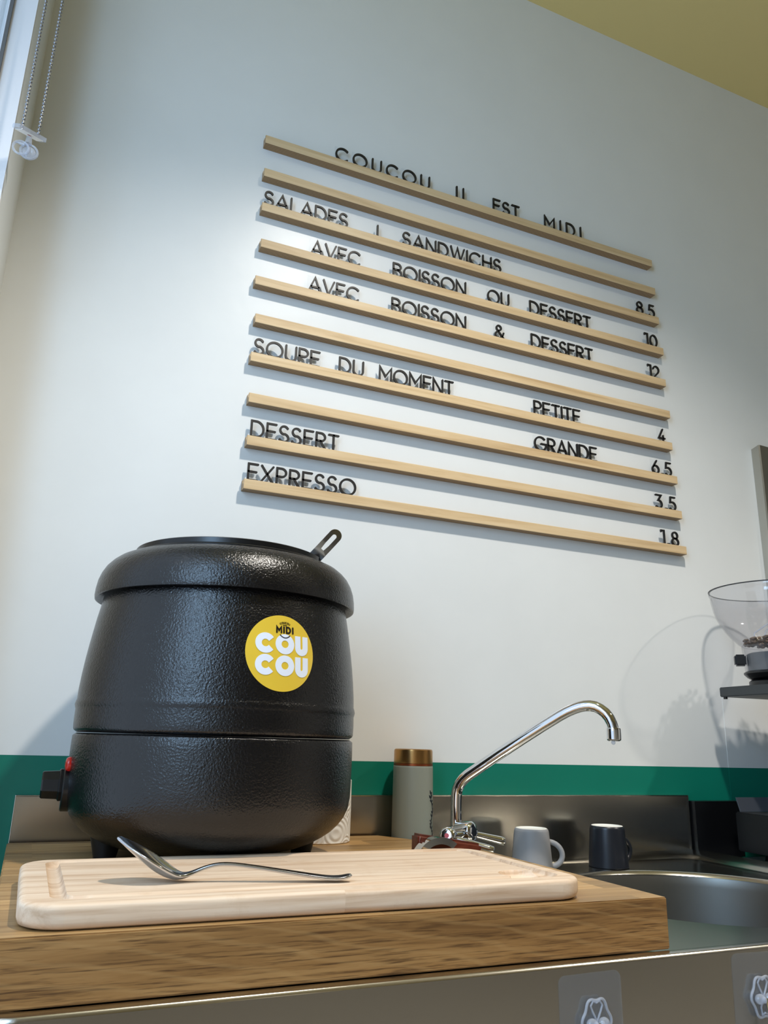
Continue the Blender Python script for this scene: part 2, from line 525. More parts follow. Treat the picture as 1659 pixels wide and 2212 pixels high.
# ------------------------------------------------------------------ stroke alphabet (unit cap height)
G = {
    'A': (0.80, [[(0, 0), (0.40, 1), (0.80, 0)], [(0.13, 0.30), (0.67, 0.30)]]),
    'B': (0.60, [[(0, 0), (0, 1), (0.30, 1)] + arc(0.30, 0.76, 0.25, 0.24, 90, -90, 10) + [(0, 0.52)], [(0.30, 0.52)] + arc(0.32, 0.26, 0.28, 0.26, 90, -90, 10) + [(0, 0)]]),
    'C': (0.84, [arc(0.48, 0.5, 0.48, 0.5, 46, 314, 26)]),
    'D': (0.74, [[(0, 0), (0, 1), (0.28, 1)] + arc(0.28, 0.5, 0.46, 0.5, 90, -90, 18) + [(0, 0)]]),
    'E': (0.55, [[(0.55, 1), (0, 1), (0, 0), (0.55, 0)], [(0, 0.52), (0.48, 0.52)]]),
    'G': (0.92, [arc(0.48, 0.5, 0.48, 0.5, 46, 360, 30) + [(0.52, 0.5)]]),
    'H': (0.68, [[(0, 0), (0, 1)], [(0.68, 0), (0.68, 1)], [(0, 0.52), (0.68, 0.52)]]),
    'I': (0.0, [[(0, 0), (0, 1)]]),
    '|': (0.0, [[(0, 0.0), (0, 0.88)]]),
    'L': (0.48, [[(0, 1), (0, 0), (0.48, 0)]]),
    'M': (0.86, [[(0, 0), (0, 1), (0.43, 0.36), (0.86, 1), (0.86, 0)]]),
    'N': (0.72, [[(0, 0), (0, 1), (0.72, 0), (0.72, 1)]]),
    'O': (1.0, [arc(0.5, 0.5, 0.5, 0.5, 0, 360, 36)]),
    'P': (0.56, [[(0, 0), (0, 1), (0.28, 1)] + arc(0.28, 0.74, 0.28, 0.26, 90, -90, 12) + [(0, 0.48)]]),
    'R': (0.58, [[(0, 0), (0, 1), (0.28, 1)] + arc(0.28, 0.74, 0.28, 0.26, 90, -90, 12) + [(0, 0.48)], [(0.26, 0.48), (0.58, 0)]]),
    'S': (0.56, [arc(0.28, 0.745, 0.25, 0.255, 32, 262, 16) + arc(0.27, 0.255, 0.29, 0.255, 78, -150, 18)]),
    'T': (0.62, [[(0, 1), (0.62, 1)], [(0.31, 1), (0.31, 0)]]),
    'U': (0.66, [[(0, 1)] + arc(0.33, 0.33, 0.33, 0.33, 180, 360, 16) + [(0.66, 1)]]),
    'V': (0.76, [[(0, 1), (0.38, 0), (0.76, 1)]]),
    'W': (1.08, [[(0, 1), (0.28, 0), (0.54, 1), (0.80, 0), (1.08, 1)]]),
    'X': (0.70, [[(0, 0), (0.70, 1)], [(0, 1), (0.70, 0)]]),
    '&': (0.70, [[(0.70, 0.0), (0.12, 0.70)] + arc(0.29, 0.80, 0.19, 0.20, 200, 0, 12) + [(0.46, 0.72), (0.16, 0.48)] + arc(0.25, 0.25, 0.25, 0.25, 120, 300, 12) + [(0.56, 0.14), (0.68, 0.46)]]),
    '0': (0.66, [arc(0.33, 0.5, 0.33, 0.5, 0, 360, 32)]),
    '1': (0.26, [[(0, 0.92), (0.0, 1), (0.26, 1), (0.26, 0)]]),
    '2': (0.56, [arc(0.28, 0.72, 0.27, 0.28, 170, -20, 14) + [(0.46, 0.48), (0.0, 0), (0.56, 0)]]),
    '3': (0.54, [[(0.0, 1), (0.50, 1), (0.22, 0.60)] + arc(0.24, 0.30, 0.30, 0.30, 90, -140, 16)]),
    '4': (0.58, [[(0.40, 1), (0.0, 0.26), (0.58, 0.26)], [(0.42, 0.48), (0.42, 0)]]),
    '5': (0.54, [[(0.50, 1), (0.10, 1), (0.05, 0.58)] + arc(0.24, 0.31, 0.30, 0.31, 118, -140, 16)]),
    '6': (0.60, [[(0.42, 1), (0.06, 0.46)], arc(0.30, 0.30, 0.30, 0.30, 0, 360, 26)]),
    '8': (0.58, [arc(0.29, 0.76, 0.24, 0.24, 0, 360, 24), arc(0.29, 0.26, 0.29, 0.27, 0, 360, 24)]),
    '.': (0.16, [[(0.0, 0.03), (0.16, 0.03)]]),
}


def ribbon(pts, half, caps=True, ncap=6):
    """quads (in 2D) for one stroke: list of (left,right) rows and extra cap fans"""
    closed = len(pts) > 3 and math.dist(pts[0], pts[-1]) < 1e-6
    if closed:
        pts = pts[:-1]
    n = len(pts)
    L = []; Rr = []
    for i in range(n):
        if closed:
            a, c = pts[i - 1], pts[(i + 1) % n]
        else:
            a, c = pts[max(i - 1, 0)], pts[min(i + 1, n - 1)]
        q = pts[i]
        d1 = Vector((q[0] - a[0], q[1] - a[1])); d2 = Vector((c[0] - q[0], c[1] - q[1]))
        if d1.length < 1e-9: d1 = d2
        if d2.length < 1e-9: d2 = d1
        d1.normalize(); d2.normalize()
        t = d1 + d2
        if t.length < 1e-6: t = d1
        t.normalize()
        nn = Vector((-t.y, t.x))
        k = 1.0 / max(0.45, nn.dot(Vector((-d1.y, d1.x))))
        L.append((q[0] + nn.x * half * k, q[1] + nn.y * half * k)); Rr.append((q[0] - nn.x * half * k, q[1] - nn.y * half * k))
    return L, Rr, closed


def strokes_solid(mb, strokes, half, f_back, f_front, ncap=6):
    """each stroke a closed solid; f_back / f_front map 2D to 3D"""
    for pts in strokes:
        L, Rr, closed = ribbon(pts, half)
        n = len(L)
        if closed:
            vs = [f_back(*q) for q in L] + [f_back(*q) for q in Rr] + [f_front(*q) for q in L] + [f_front(*q) for q in Rr]
            fs = []
            for i in range(n):
                j = (i + 1) % n
                fs += [(2 * n + i, 2 * n + j, 3 * n + j, 3 * n + i), (i, n + i, n + j, j), (i, j, 2 * n + j, 2 * n + i), (n + i, 3 * n + i, 3 * n + j, n + j)]
            mb.add(vs, fs)
            continue
        # round caps as outline points
        out = list(L)
        e = pts[-1]; a0 = math.atan2(L[-1][1] - e[1], L[-1][0] - e[0])
        capE = [(e[0] + half * math.cos(a0 - PI * k / ncap), e[1] + half * math.sin(a0 - PI * k / ncap)) for k in range(1, ncap)]
        s = pts[0]; a1 = math.atan2(Rr[0][1] - s[1], Rr[0][0] - s[0])
        capS = [(s[0] + half * math.cos(a1 - PI * k / ncap), s[1] + half * math.sin(a1 - PI * k / ncap)) for k in range(1, ncap)]
        vs2 = L + Rr
        nn = len(vs2)
        allp = vs2 + capE + capS
        m_ = len(allp)
        vs = [f_back(*q) for q in allp] + [f_front(*q) for q in allp]
        fs = []
        for i in range(n - 1):
            fs += [(m_ + i, m_ + i + 1, m_ + n + i + 1, m_ + n + i), (i, n + i, n + i + 1, i + 1)]
        ce = [n - 1] + [nn + k for k in range(len(capE))] + [2 * n - 1]
        cs = [n] + [nn + len(capE) + k for k in range(len(capS))] + [0]
        if ncap > 1:
            fs += [tuple(m_ + q for q in ce), tuple(reversed(ce)), tuple(m_ + q for q in cs), tuple(reversed(cs))]
        loop = list(range(n)) + ce[1:-1] + list(range(2 * n - 1, n - 1, -1)) + cs[1:-1]
        for i in range(len(loop)):
            a, c = loop[i], loop[(i + 1) % len(loop)]
            fs.append((a, c, m_ + c, m_ + a))
        mb.add(vs, fs)


# ================================================================== THE ROOM
WY = 1.222            # back wall plane
WX = -0.131           # left wall plane
CEIL = 1.716
BAND = -0.0295        # top of the green band
FL = -Z0
XR, YB = 3.2, -3.6

mb = MB()
mb.cur = 0; mb.box(WX - 0.2, XR + 0.2, WY, WY + 0.15, BAND, CEIL + 0.1)
mb.cur = 1; mb.box(WX - 0.2, XR + 0.2, WY, WY + 0.15, FL, BAND)
struct('wall_back', mb, ['white_wall_paint', 'green_wall_paint'])
mb = MB()     # shallow boxed-in projection at the right end of the wall
mb.cur = 0; mb.box(1.275, XR, 1.2213, WY, BAND, 0.107)
mb.cur = 1; mb.box(1.275, XR, 1.2213, WY, FL, BAND)
struct('trim_1', mb, ['white_wall_paint', 'green_wall_paint'])
OY0, OY1, OZ0, OZ1 = -0.25, 1.035, -0.75, 1.62
mb = MB()
mb.cur = 0
mb.box(WX - 0.075, WX, OY1, WY, BAND, CEIL + 0.1)
mb.box(WX - 0.075, WX, OY0, OY1, OZ1, CEIL + 0.1)
mb.box(WX - 0.075, WX, YB, OY0, FL, CEIL + 0.1)
mb.box(WX - 0.075, WX, OY0, OY1, FL, OZ0)
mb.cur = 1
mb.box(WX - 0.075, WX, OY1, WY, FL, BAND)
struct('wall_left', mb, ['white_wall_paint', 'green_wall_paint'])
struct('wall_right', MB().box(XR, XR + 0.15, YB, WY, FL, CEIL), 'room_wall_paint')
struct('wall_front', MB().box(WX - 0.2, XR + 0.15, YB - 0.15, YB, FL, CEIL), 'room_wall_paint')
struct('floor', MB().box(WX - 0.2, XR + 0.15, YB - 0.15, WY + 0.15, FL - 0.1, FL), 'floor_tile')
struct('ceiling', MB().box(WX - 0.2, XR + 0.15, YB - 0.15, WY + 0.15, CEIL, CEIL + 0.1), 'yellow_ceiling_paint')
# window in the left wall
win = bpy.data.objects.new('window_1', None); COL.objects.link(win)
win.location = (WX - 0.08, (OY0 + OY1) / 2, OZ0 + Z0); win['kind'] = 'structure'
mb = MB()
mb.box(WX - 0.075, WX - 0.0005, OY1 - 0.004, OY1, OZ0, OZ1)
mb.box(WX - 0.070, WX - 0.022, OY0, OY0 + 0.06, OZ0, OZ1, 0.002)
mb.box(WX - 0.070, WX - 0.022, OY0, OY1 - 0.004, OZ0, OZ0 + 0.07, 0.002)
mb.box(WX - 0.070, WX - 0.022, OY0, OY1 - 0.004, OZ1 - 0.06, OZ1, 0.002)
obj('window_frame', mb, 'white_frame', win)
mb = MB().box(WX - 0.0345, WX - 0.0300, OY1 - 0.0105, OY1 - 0.0042, OZ0 + 0.07, OZ1 - 0.06)
obj('window_gasket', mb, 'grey_gasket', win)
obj('window_pane', MB().box(WX - 0.043, WX - 0.037, OY0 + 0.06, OY1 - 0.0045, OZ0 + 0.07, OZ1 - 0.06), 'window_glass', win)

# ================================================================== SINK UNIT
DECK = -0.187
RIM = -0.183
SX0, SX1, SY0, SY1 = -0.012, 1.163, 0.645, 1.2205
BX, BY, BR = 0.88, 0.905, 0.205
sink = thing('sink_unit', 'stainless steel sink unit with round basin, raised rim and upright splashback', 'sink', (0.575, 0.93, FL))
# worktop: sheet with round hole, raised rim all round
mb = MB()
NS = 96
hole = [(BX + BR * math.cos(2 * PI * k / NS), BY + BR * math.sin(2 * PI * k / NS)) for k in range(NS)]
ix0, ix1, iy0, iy1 = SX0 + 0.016, SX1 - 0.042, SY0 + 0.019, SY1 - 0.04
rr_ = 0.03


def edge_ray(a, x0, x1, y0, y1, rad):
    """point where a ray from the basin centre meets a rounded rectangle"""
    c, s = math.cos(a), math.sin(a)
    t = 1e9
    for dd, lo, hi, o in ((c, x0, x1, BX), (s, y0, y1, BY)):
        if abs(dd) > 1e-9:
            t = min(t, ((hi if dd > 0 else lo) - o) / dd)
    return t


def outline(x0, x1, y0, y1, rad):
    base = rrect(x0, x1, y0, y1, rad, 8)
    base.sort(key=lambda q: math.atan2(q[1] - BY, q[0] - BX))
    return base


inner = outline(ix0, ix1, iy0, iy1, 0.03)
ang_in = [math.atan2(q[1] - BY, q[0] - BX) for q in inner]
hol2 = [(BX + BR * math.cos(a), BY + BR * math.sin(a)) for a in ang_in]
# densify the hole by also sampling between corner angles
dense = []
for i in range(len(ang_in)):
    a0 = ang_in[i]; a1 = ang_in[(i + 1) % len(ang_in)]
    if a1 < a0: a1 += 2 * PI
    q0 = inner[i]; q1 = inner[(i + 1) % len(inner)]
    k_ = max(1, int((a1 - a0) / 0.05))
    for j in range(k_):
        t = j / k_
        q = (q0[0] + (q1[0] - q0[0]) * t, q0[1] + (q1[1] - q0[1]) * t)
        dense.append(q)


def ring(mb, loops):
    n = len(loops[0])
    vs = [q for lp in loops for q in lp]
    fs = []
    for i in range(len(loops) - 1):
        for k in range(n):
            k2 = (k + 1) % n
            fs.append((i * n + k, i * n + k2, (i + 1) * n + k2, (i + 1) * n + k))
    mb.add(vs, fs)


def off_out(q, d):
    """push a point of the deck outline outwards to the matching rim outline"""
    x = q[0]; yy = q[1]
    fx = (x - ix0) / (ix1 - ix0); fy = (yy - iy0) / (iy1 - iy0)
    X = SX0 + fx * (SX1 - SX0); Y = SY0 + fy * (SY1 - SY0)
    return (x + (X - x) * d, yy + (Y - yy) * d)


loops = []
angd = [math.atan2(q[1] - BY, q[0] - BX) for q in dense]
def circ(rad, z):
    return [(BX + rad * math.cos(a), BY + rad * math.sin(a), z) for a in angd]
loops.append(circ(BR - 0.004, DECK - 0.006))
loops.append(circ(BR - 0.001, DECK - 0.0015))
loops.append(circ(BR + 0.004, DECK))
loops.append([(q[0], q[1], DECK) for q in dense])
for d, z in ((0.10, DECK + 0.0015), (0.25, RIM - 0.0008), (0.38, RIM), (0.86, RIM), (0.95, RIM - 0.0007), (1.0, RIM - 0.003)):
    def zr(q, z=z, d=d):
        t = max(0.0, min(1.0, (q[0] - 0.85) / 0.2)); t = t * t * (3 - 2 * t)
        return z + t * 0.0095 * min(1.0, d * 1.25) - (0.002 * t if d >= 1.0 else 0.0)
    loops.append([off_out(q, d) + (zr(q),) for q in dense])
ring(mb, loops)
obj('worktop', mb, 'brushed_steel', sink, ang=60)
mb = MB()
prof = [(BR - 0.002, DECK - 0.003), (BR - 0.006, DECK - 0.02), (BR - 0.010, DECK - 0.12), (BR - 0.02, DECK - 0.150), (BR - 0.045, DECK - 0.166), (0.03, DECK - 0.172), (0.028, DECK - 0.178)]
mb.lathe(prof, BX, BY, 0, 96, cap1=True)
obj('basin', mb, 'satin_steel', sink)
mb = MB()
mb.lathe([(0.0245, 0.0), (0.0275, 0.0025), (0.026, 0.004), (0.012, 0.002), (0.0005, 0.002)], BX, BY, DECK - 0.1765, 40)
obj('drain', mb, 'chrome', sink)
# splashback with folded top
mb = MB()
mb.box(-0.004, 1.155, 1.2100, 1.2135, RIM - 0.004, -0.0815, 0.0008)
mb.box(-0.004, 1.155, 1.2100, 1.2215, -0.0818, -0.0800, 0.0008)
mb.box(-0.0045, -0.0025, 1.2100, 1.2215, RIM - 0.004, -0.0800, 0.0006)
mb.box(1.1535, 1.1555, 1.2100, 1.2215, RIM - 0.004, -0.0800, 0.0006)
obj('splashback', mb, 'brushed_steel', sink)
mb = MB()
mb.box(SX0, SX1, SY0, SY0 + 0.0015, -0.42, RIM - 0.003)
mb.box(SX0, SX0 + 0.0015, SY0 + 0.0015, 1.215, -0.42, RIM - 0.003)
mb.box(SX1 - 0.0015, SX1, SY0 + 0.0015, 1.215, -0.42, RIM - 0.003)
obj('front_apron', mb, 'brushed_steel', sink)
mb = MB().box(SX0 + 0.02, SX1 - 0.02, SY0 + 0.03, 1.21, FL, -0.42)
obj('base_cabinet', mb, 'charcoal_metal', sink)

# worktop beyond the sink, with its own low splash panel
sc_ = thing('side_counter', 'low dark counter to the right of the sink under the coffee machine', 'counter', (2.1, 0.95, FL))
obj('counter_top', MB().box(1.166, 3.0, 0.62, 1.196, -0.215, -0.189, 0.002), 'tray_metal', sc_)
obj('counter_base', MB().box(1.168, 3.0, 0.65, 1.19, FL, -0.215), 'charcoal_metal', sc_)
o = obj('splash_panel', MB().box(1.159, 1.274, 1.199, 1.2215, -0.1888, -0.090, 0.0008), 'black_plastic')
tag(o, 'small black upright panel between the steel splashback and the wall projection', 'panel')

# ================================================================== OAK WORKTOP BOARD OVER THE SINK
WT = -0.1375
mb = MB()
poly = [(-0.006, 0.660), (0.593, 0.660), (0.593, 1.052), (0.515, 1.1975), (-0.006, 1.1975)]
bm = bmesh.new()
vb = [bm.verts.new((q[0], q[1], RIM)) for q in poly]; vt = [bm.verts.new((q[0], q[1], WT)) for q in poly]
bm.faces.new(list(reversed(vb))); bm.faces.new(vt)
for i in range(5):
    j = (i + 1) % 5
    bm.faces.new((vb[i], vb[j], vt[j], vt[i]))
bmesh.ops.bevel(bm, geom=list(bm.edges), offset=0.0012, segments=2, affect='EDGES')
bm.faces.ensure_lookup_table()
bm.normal_update()
top = [abs(fc.normal.z) > 0.5 for fc in bm.faces]
mb.take(bm)
mb.mi = [0 if t else 1 for t in top]
o = obj('oak_worktop_slab', mb, ['oak_worktop', 'oak_front'], ang=30)
tag(o, 'thick oak slab of glued staves laid across the steel sink unit', 'worktop')

# ================================================================== CUTTING BOARD
CX0, CX1, CY0, CY1, CT, CTH = 0.010, 0.510, 0.668, 0.9005, WT + 0.0185, 0.0185


def board_top(x, yy, dist):
    z = CT
    # juice groove: a rounded rectangle ring
    gx0, gx1, gy0, gy1 = 0.038, 0.487, 0.694, 0.880
    # signed distance to rounded rectangle
    cx, cy = (gx0 + gx1) / 2, (gy0 + gy1) / 2
    hx, hy, rad = (gx1 - gx0) / 2, (gy1 - gy0) / 2, 0.012
    qx, qy = abs(x - cx) - hx + rad, abs(yy - cy) - hy + rad
    sd = math.hypot(max(qx, 0), max(qy, 0)) + min(max(qx, qy), 0) - rad
    gw = 0.0062
    dep = 0.0050 if x < 0.06 else (0.0042 if x > 0.44 else 0.0015)
    if abs(sd) < gw:
        z -= dep * math.sqrt(max(0.0, 1 - (sd / gw) ** 4))
    wr = math.hypot((x - 0.461) / 0.0235, (yy - 0.711) / 0.021)
    if wr < 1:
        z = min(z, CT - 0.0095 * math.sqrt(1 - wr * wr) ** 0.7)
    rd = 0.0045
    if dist < rd:
        z -= rd - math.sqrt(max(0.0, rd * rd - (rd - dist) ** 2))
    return z


mb = MB()
crad = 0.032
ys = []
yy = CY0
steps = [0, 0.0005, 0.0014, 0.003, 0.005, 0.007]
ys = [CY0 + s for s in steps]
k_ = int((CY1 - CY0 - 0.014) / 0.0015)
ys += [CY0 + 0.007 + (CY1 - CY0 - 0.014) * (i + 1) / (k_ + 1) for i in range(k_)]
ys += [CY1 - s for s in reversed(steps)]
us = [0, 0.001, 0.003, 0.006, 0.010, 0.0135]
mid = []
q = 0.0135
while q < 0.986:
    mid.append(q)
    q += 0.0015 if (0.038 < q < 0.078 or q > 0.84) else 0.006
us = us[:-1] + mid + [1 - q for q in reversed(us)]


def xlim(yy):
    d = min(yy - CY0, CY1 - yy)
    ins = 0.0
    if d < crad:
        ins = crad - math.sqrt(max(0.0, crad * crad - (crad - d) ** 2))
    return CX0 + ins, CX1 - ins


def edge_dist(x, yy):
    hx, hy = (CX1 - CX0) / 2, (CY1 - CY0) / 2
    qx, qy = abs(x - (CX0 + CX1) / 2) - hx + crad, abs(yy - (CY0 + CY1) / 2) - hy + crad
    return -(math.hypot(max(qx, 0), max(qy, 0)) + min(max(qx, qy), 0) - crad)


vs = []; fs = []
nu = len(us); ny = len(ys)
for yv in ys:
    xa, xb = xlim(yv)
    for u in us:
        x = xa + (xb - xa) * u
        vs.append((x, yv, board_top(x, yv, max(0.0, edge_dist(x, yv)))))
for j in range(ny - 1):
    for i in range(nu - 1):
        a = j * nu + i
        fs.append((a, a + 1, a + nu + 1, a + nu))
loop = [i for i in range(nu)] + [j * nu + nu - 1 for j in range(1, ny)] + [(ny - 1) * nu + i for i in range(nu - 2, -1, -1)] + [j * nu for j in range(ny - 2, 0, -1)]
base = len(vs)
rows = []
for (ins, z) in ((0.0, WT + 0.006), (0.0015, WT + 0.002), (0.005, WT + 0.0002)):
    row = []
    for q in loop:
        x, yv, _ = vs[q]
        cx, cy = (CX0 + CX1) / 2, (CY0 + CY1) / 2
        k1 = 1 - ins / ((CX1 - CX0) / 2); k2 = 1 - ins / ((CY1 - CY0) / 2)
        row.append(len(vs)); vs.append((cx + (x - cx) * k1, cy + (yv - cy) * k2, z))
    rows.append(row)
prev = loop
for row in rows:
    for i in range(len(loop)):
        j = (i + 1) % len(loop)
        fs.append((prev[i], row[i], row[j], prev[j]))
    prev = row
fs.append(tuple(prev))
mb.add(vs, fs)
o = obj('cutting_board', mb, 'beech_board', ang=50)
tag(o, 'pale beech cutting board with a juice groove and scooped corner on oak slab', 'cutting board')

# ================================================================== SPOON
mb = MB()
p0 = Vector((0.082, 0.752, 0)); p1 = Vector((0.280, 0.706, 0))
ax = (p1 - p0).normalized(); lat = Vector((-ax.y, ax.x, 0))
LEN = (p1 - p0).length
# (position along, height above board, half width, dish depth)
prof = [(0.000, 0.0335, 0.0030, 0.000), (0.004, 0.0305, 0.0085, 0.001), (0.010, 0.0255, 0.0140, 0.003), (0.018, 0.0190, 0.0185, 0.0055), (0.027, 0.0120, 0.0205, 0.0080),
        (0.036, 0.0062, 0.0198, 0.0085), (0.044, 0.0026, 0.0165, 0.0075), (0.051, 0.0008, 0.0120, 0.0050), (0.057, 0.0013, 0.0080, 0.0024), (0.064, 0.0042, 0.0052, 0.0008),
        (0.073, 0.0088, 0.0040, 0.0), (0.084, 0.0120, 0.0037, 0.0), (0.096, 0.0125, 0.0038, 0.0), (0.115, 0.0103, 0.0043, 0.0), (0.140, 0.0068, 0.0054, 0.0), (0.165, 0.0036, 0.0068, -0.0004), (0.182, 0.0016, 0.0078, -0.0007),
        (0.192, 0.0016, 0.0080, -0.0007), (0.199, 0.0026, 0.0066, -0.0004), (0.2032, 0.0036, 0.0030, 0.0)]
NT = 12
vs = []; fs = []
for s, h, wd, dp in prof:
    s = s * LEN / 0.2032
    for k in range(NT + 1):
        t = -1 + 2 * k / NT
        c = p0 + ax * s + lat * (wd * t)
        vs.append((c.x, c.y, CT + 0.0022 + h + dp * (t * t)))
for i in range(len(prof) - 1):
    for k in range(NT):
        a = i * (NT + 1) + k
        fs.append((a, a + 1, a + NT + 2, a + NT + 1))
mb.add(vs, fs)
o = obj('spoon', mb, 'spoon_steel', ang=80)
sm = o.modifiers.new('thickness', 'SOLIDIFY'); sm.thickness = 0.0025; sm.offset = 0
ss = o.modifiers.new('round', 'SUBSURF'); ss.levels = 2; ss.render_levels = 2
tag(o, 'large stainless steel spoon with its bowl tipped up on cutting board', 'spoon')

# ================================================================== SOUP KETTLE
KX, KY = 0.2175, 1.023
kettle = thing('soup_kettle', 'big black electric soup kettle with wrinkled finish and round yellow sticker', 'soup kettle', (KX, KY, WT))
BODY = [(0.1690, 0.1425), (0.1700, 0.1445), (0.1703, 0.150), (0.1704, 0.157), (0.1702, 0.1665), (0.1708, 0.1685), (0.1716, 0.172), (0.1708, 0.1755), (0.1698, 0.1785), (0.1694, 0.190), (0.1680, 0.208), (0.1662, 0.225), (0.1640, 0.242), (0.1616, 0.258),
        (0.1590, 0.275), (0.1560, 0.291), (0.1540, 0.303), (0.1520, 0.318)]
BASE = [(0.090, 0.0108), (0.098, 0.0120), (0.112, 0.0152), (0.126, 0.0203), (0.138, 0.0265), (0.148, 0.0330), (0.156, 0.0405), (0.1625, 0.0490), (0.1670, 0.059), (0.1690, 0.070), (0.1696, 0.085), (0.1700, 0.105), (0.1700, 0.125), (0.1697, 0.1362), (0.1680, 0.1378)]


def kr(z):
    pr = BASE + BODY
    for (r1, z1), (r2, z2) in zip(pr, pr[1:]):
        if z1 <= z <= z2:
            return r1 + (r2 - r1) * (z - z1) / (z2 - z1)
    return 0.17


def dens(prof, n=3):
    out = [prof[0]]
    for a, c in zip(prof, prof[1:]):
        for k in range(1, n + 1):
            out.append((a[0] + (c[0] - a[0]) * k / n, a[1] + (c[1] - a[1]) * k / n))
    return out


o = obj('body', MB().lathe([(0.1655, 0.1400), (0.1672, 0.1412)] + BODY, KX, KY, WT, 128), 'black_wrinkle_enamel', kettle, ang=60)
obj('base_shell', MB().lathe(BASE + [(0.1655, 0.1392)], KX, KY, WT, 128, cap0=True), 'black_wrinkle_enamel', kettle, ang=60)
RIMP = [(0.1505, 0.3085), (0.1570, 0.3040), (0.1632, 0.3000), (0.1650, 0.3005), (0.1656, 0.3040), (0.1652, 0.3120), (0.1636, 0.3220), (0.1606, 0.3310), (0.1562, 0.3390), (0.1505, 0.3455), (0.1440, 0.3507), (0.1370, 0.3540), (0.1300, 0.3553), (0.1255, 0.3545), (0.1225, 0.3500), (0.1225, 0.3300)]
obj('rim_collar', MB().lathe(dens(RIMP, 2), KX, KY, WT, 128), 'black_wrinkle_enamel', kettle, ang=60)
# inner pot edge and lid with a notch for the ladle
mb = MB()
mb.lathe([(0.1215, 0.33), (0.1262, 0.3562), (0.1266, 0.3578), (0.1255, 0.3590), (0.1190, 0.3586), (0.1170, 0.30)], KX, KY, WT, 128)
obj('inner_pot_edge', mb, 'black_plastic', kettle)
mb = MB()
na = 144
NOTCH = R(-21)


def lid_r(a, base_r):
    d = (a - NOTCH + PI) % (2 * PI) - PI
    k = max(0.0, 1 - (abs(d) / R(15)) ** 4) if abs(d) < R(15) else 0.0
    return base_r * (1 - 0.20 * k)


LIDP = [(0.1185, 0.3592), (0.1225, 0.3600), (0.1225, 0.3660), (0.1200, 0.3672), (0.1120, 0.3668), (0.08, 0.3690), (0.03, 0.3700)]
vs = []; fs = []
for rr, hh in LIDP:
    for k in range(na):
        a = 2 * PI * k / na
        q = lid_r(a, rr) if rr > 0.1 else rr
        vs.append((KX + q * math.cos(a), KY + q * math.sin(a), WT + hh))
for i in range(len(LIDP) - 1):
    for k in range(na):
        k2 = (k + 1) % na
        fs.append((i * na + k, i * na + k2, (i + 1) * na + k2, (i + 1) * na + k))
fs.append(tuple((len(LIDP) - 1) * na + k for k in range(na))); fs.append(tuple(range(na - 1, -1, -1)))
mb.add(vs, fs)
obj('lid', mb, 'black_plastic', kettle, ang=30)
for a, fr_ in ((0, 0.118), (90, 0.098), (180, 0.118), (270, 0.098)):
    fx, fy = KX + fr_ * math.cos(R(a)), KY + fr_ * math.sin(R(a))
    mb = MB()
    mb.lathe([(0.0115, 0.0), (0.0122, 0.001), (0.0150, 0.012), (0.0185, 0.026)], fx, fy, WT, 24, cap0=True, cap1=True)
    obj('foot', mb, 'black_satin', kettle)
# control knob on the left flank
KZ = WT + 0.081
ka = R(179)
kd = Vector((math.cos(ka), math.sin(ka), 0)); kl = Vector((-kd.y, kd.x, 0))


def radial(cz, prof, seg, rot=0.0, ang_=None):
    dd = kd if ang_ is None else Vector((math.cos(ang_), math.sin(ang_), 0))
    ll = Vector((-dd.y, dd.x, 0))
    mb = MB(); vs = []; fs = []
    for rr, d in prof:
        for k in range(seg):
            a = 2 * PI * k / seg + rot
            c = Vector((KX, KY, cz)) + dd * d + ll * (rr * math.cos(a)) + Vector((0, 0, rr * math.sin(a)))
            vs.append(tuple(c))
    for i in range(len(prof) - 1):
        for k in range(seg):
            k2 = (k + 1) % seg
            fs.append((i * seg + k, i * seg + k2, (i + 1) * seg + k2, (i + 1) * seg + k))
    fs.append(tuple(range(seg))); fs.append(tuple((len(prof) - 1) * seg + k for k in range(seg)))
    return mb.add(vs, fs)


obj('knob_plate', radial(WT + 0.078, [(0.026, 0.160), (0.026, 0.1722), (0.0245, 0.1735)], 40), 'black_plastic', kettle)
kn = obj('control_knob', radial(KZ, [(0.0185, 0.1735), (0.0188, 0.1765), (0.0175, 0.1775), (0.0165, 0.178), (0.0157, 0.1945), (0.0143, 0.196)], 8, R(22.5)), 'black_plastic', kettle, ang=20)
mb = MB()
ra = R(185)
vs_ = []
obj('indicator_light', radial(WT + 0.1045, [(0.0080, 0.164), (0.0080, 0.1715), (0.0066, 0.1738), (0.003, 0.1748)], 20, 0, R(186)), 'red_plastic', kettle)
# sticker, wrapped round the body
TH0, SZ, SR = R(-79.5), 0.2305, 0.0425


def wrap(u, v, off):
    z = SZ + v
    q = kr(z)
    th = TH0 + u / q
    return (KX + (q + off) * math.cos(th), KY + (q + off) * math.sin(th), WT + z)


mb = MB()
vs = [wrap(0, 0, 0.0007)]; fs = []
NR, NA = 14, 72
for i in range(1, NR + 1):
    for k in range(NA):
        a = 2 * PI * k / NA
        vs.append(wrap(SR * i / NR * math.cos(a), SR * i / NR * math.sin(a), 0.0007))
for k in range(NA):
    fs.append((0, 1 + k, 1 + (k + 1) % NA))
for i in range(NR - 1):
    for k in range(NA):
        k2 = (k + 1) % NA
        fs.append((1 + i * NA + k, 1 + (i + 1) * NA + k, 1 + (i + 1) * NA + k2, 1 + i * NA + k2))
edge = [1 + (NR - 1) * NA + k for k in range(NA)]
nb = len(vs)
for k in range(NA):
    a = 2 * PI * k / NA
    vs.append(wrap(SR * math.cos(a), SR * math.sin(a), -0.0005))
for k in range(NA):
    k2 = (k + 1) % NA
    fs.append((edge[k], nb + k, nb + k2, edge[k2]))
mb.add(vs, fs)
stick = obj('sticker', mb, 'yellow_sticker', kettle, ang=60)
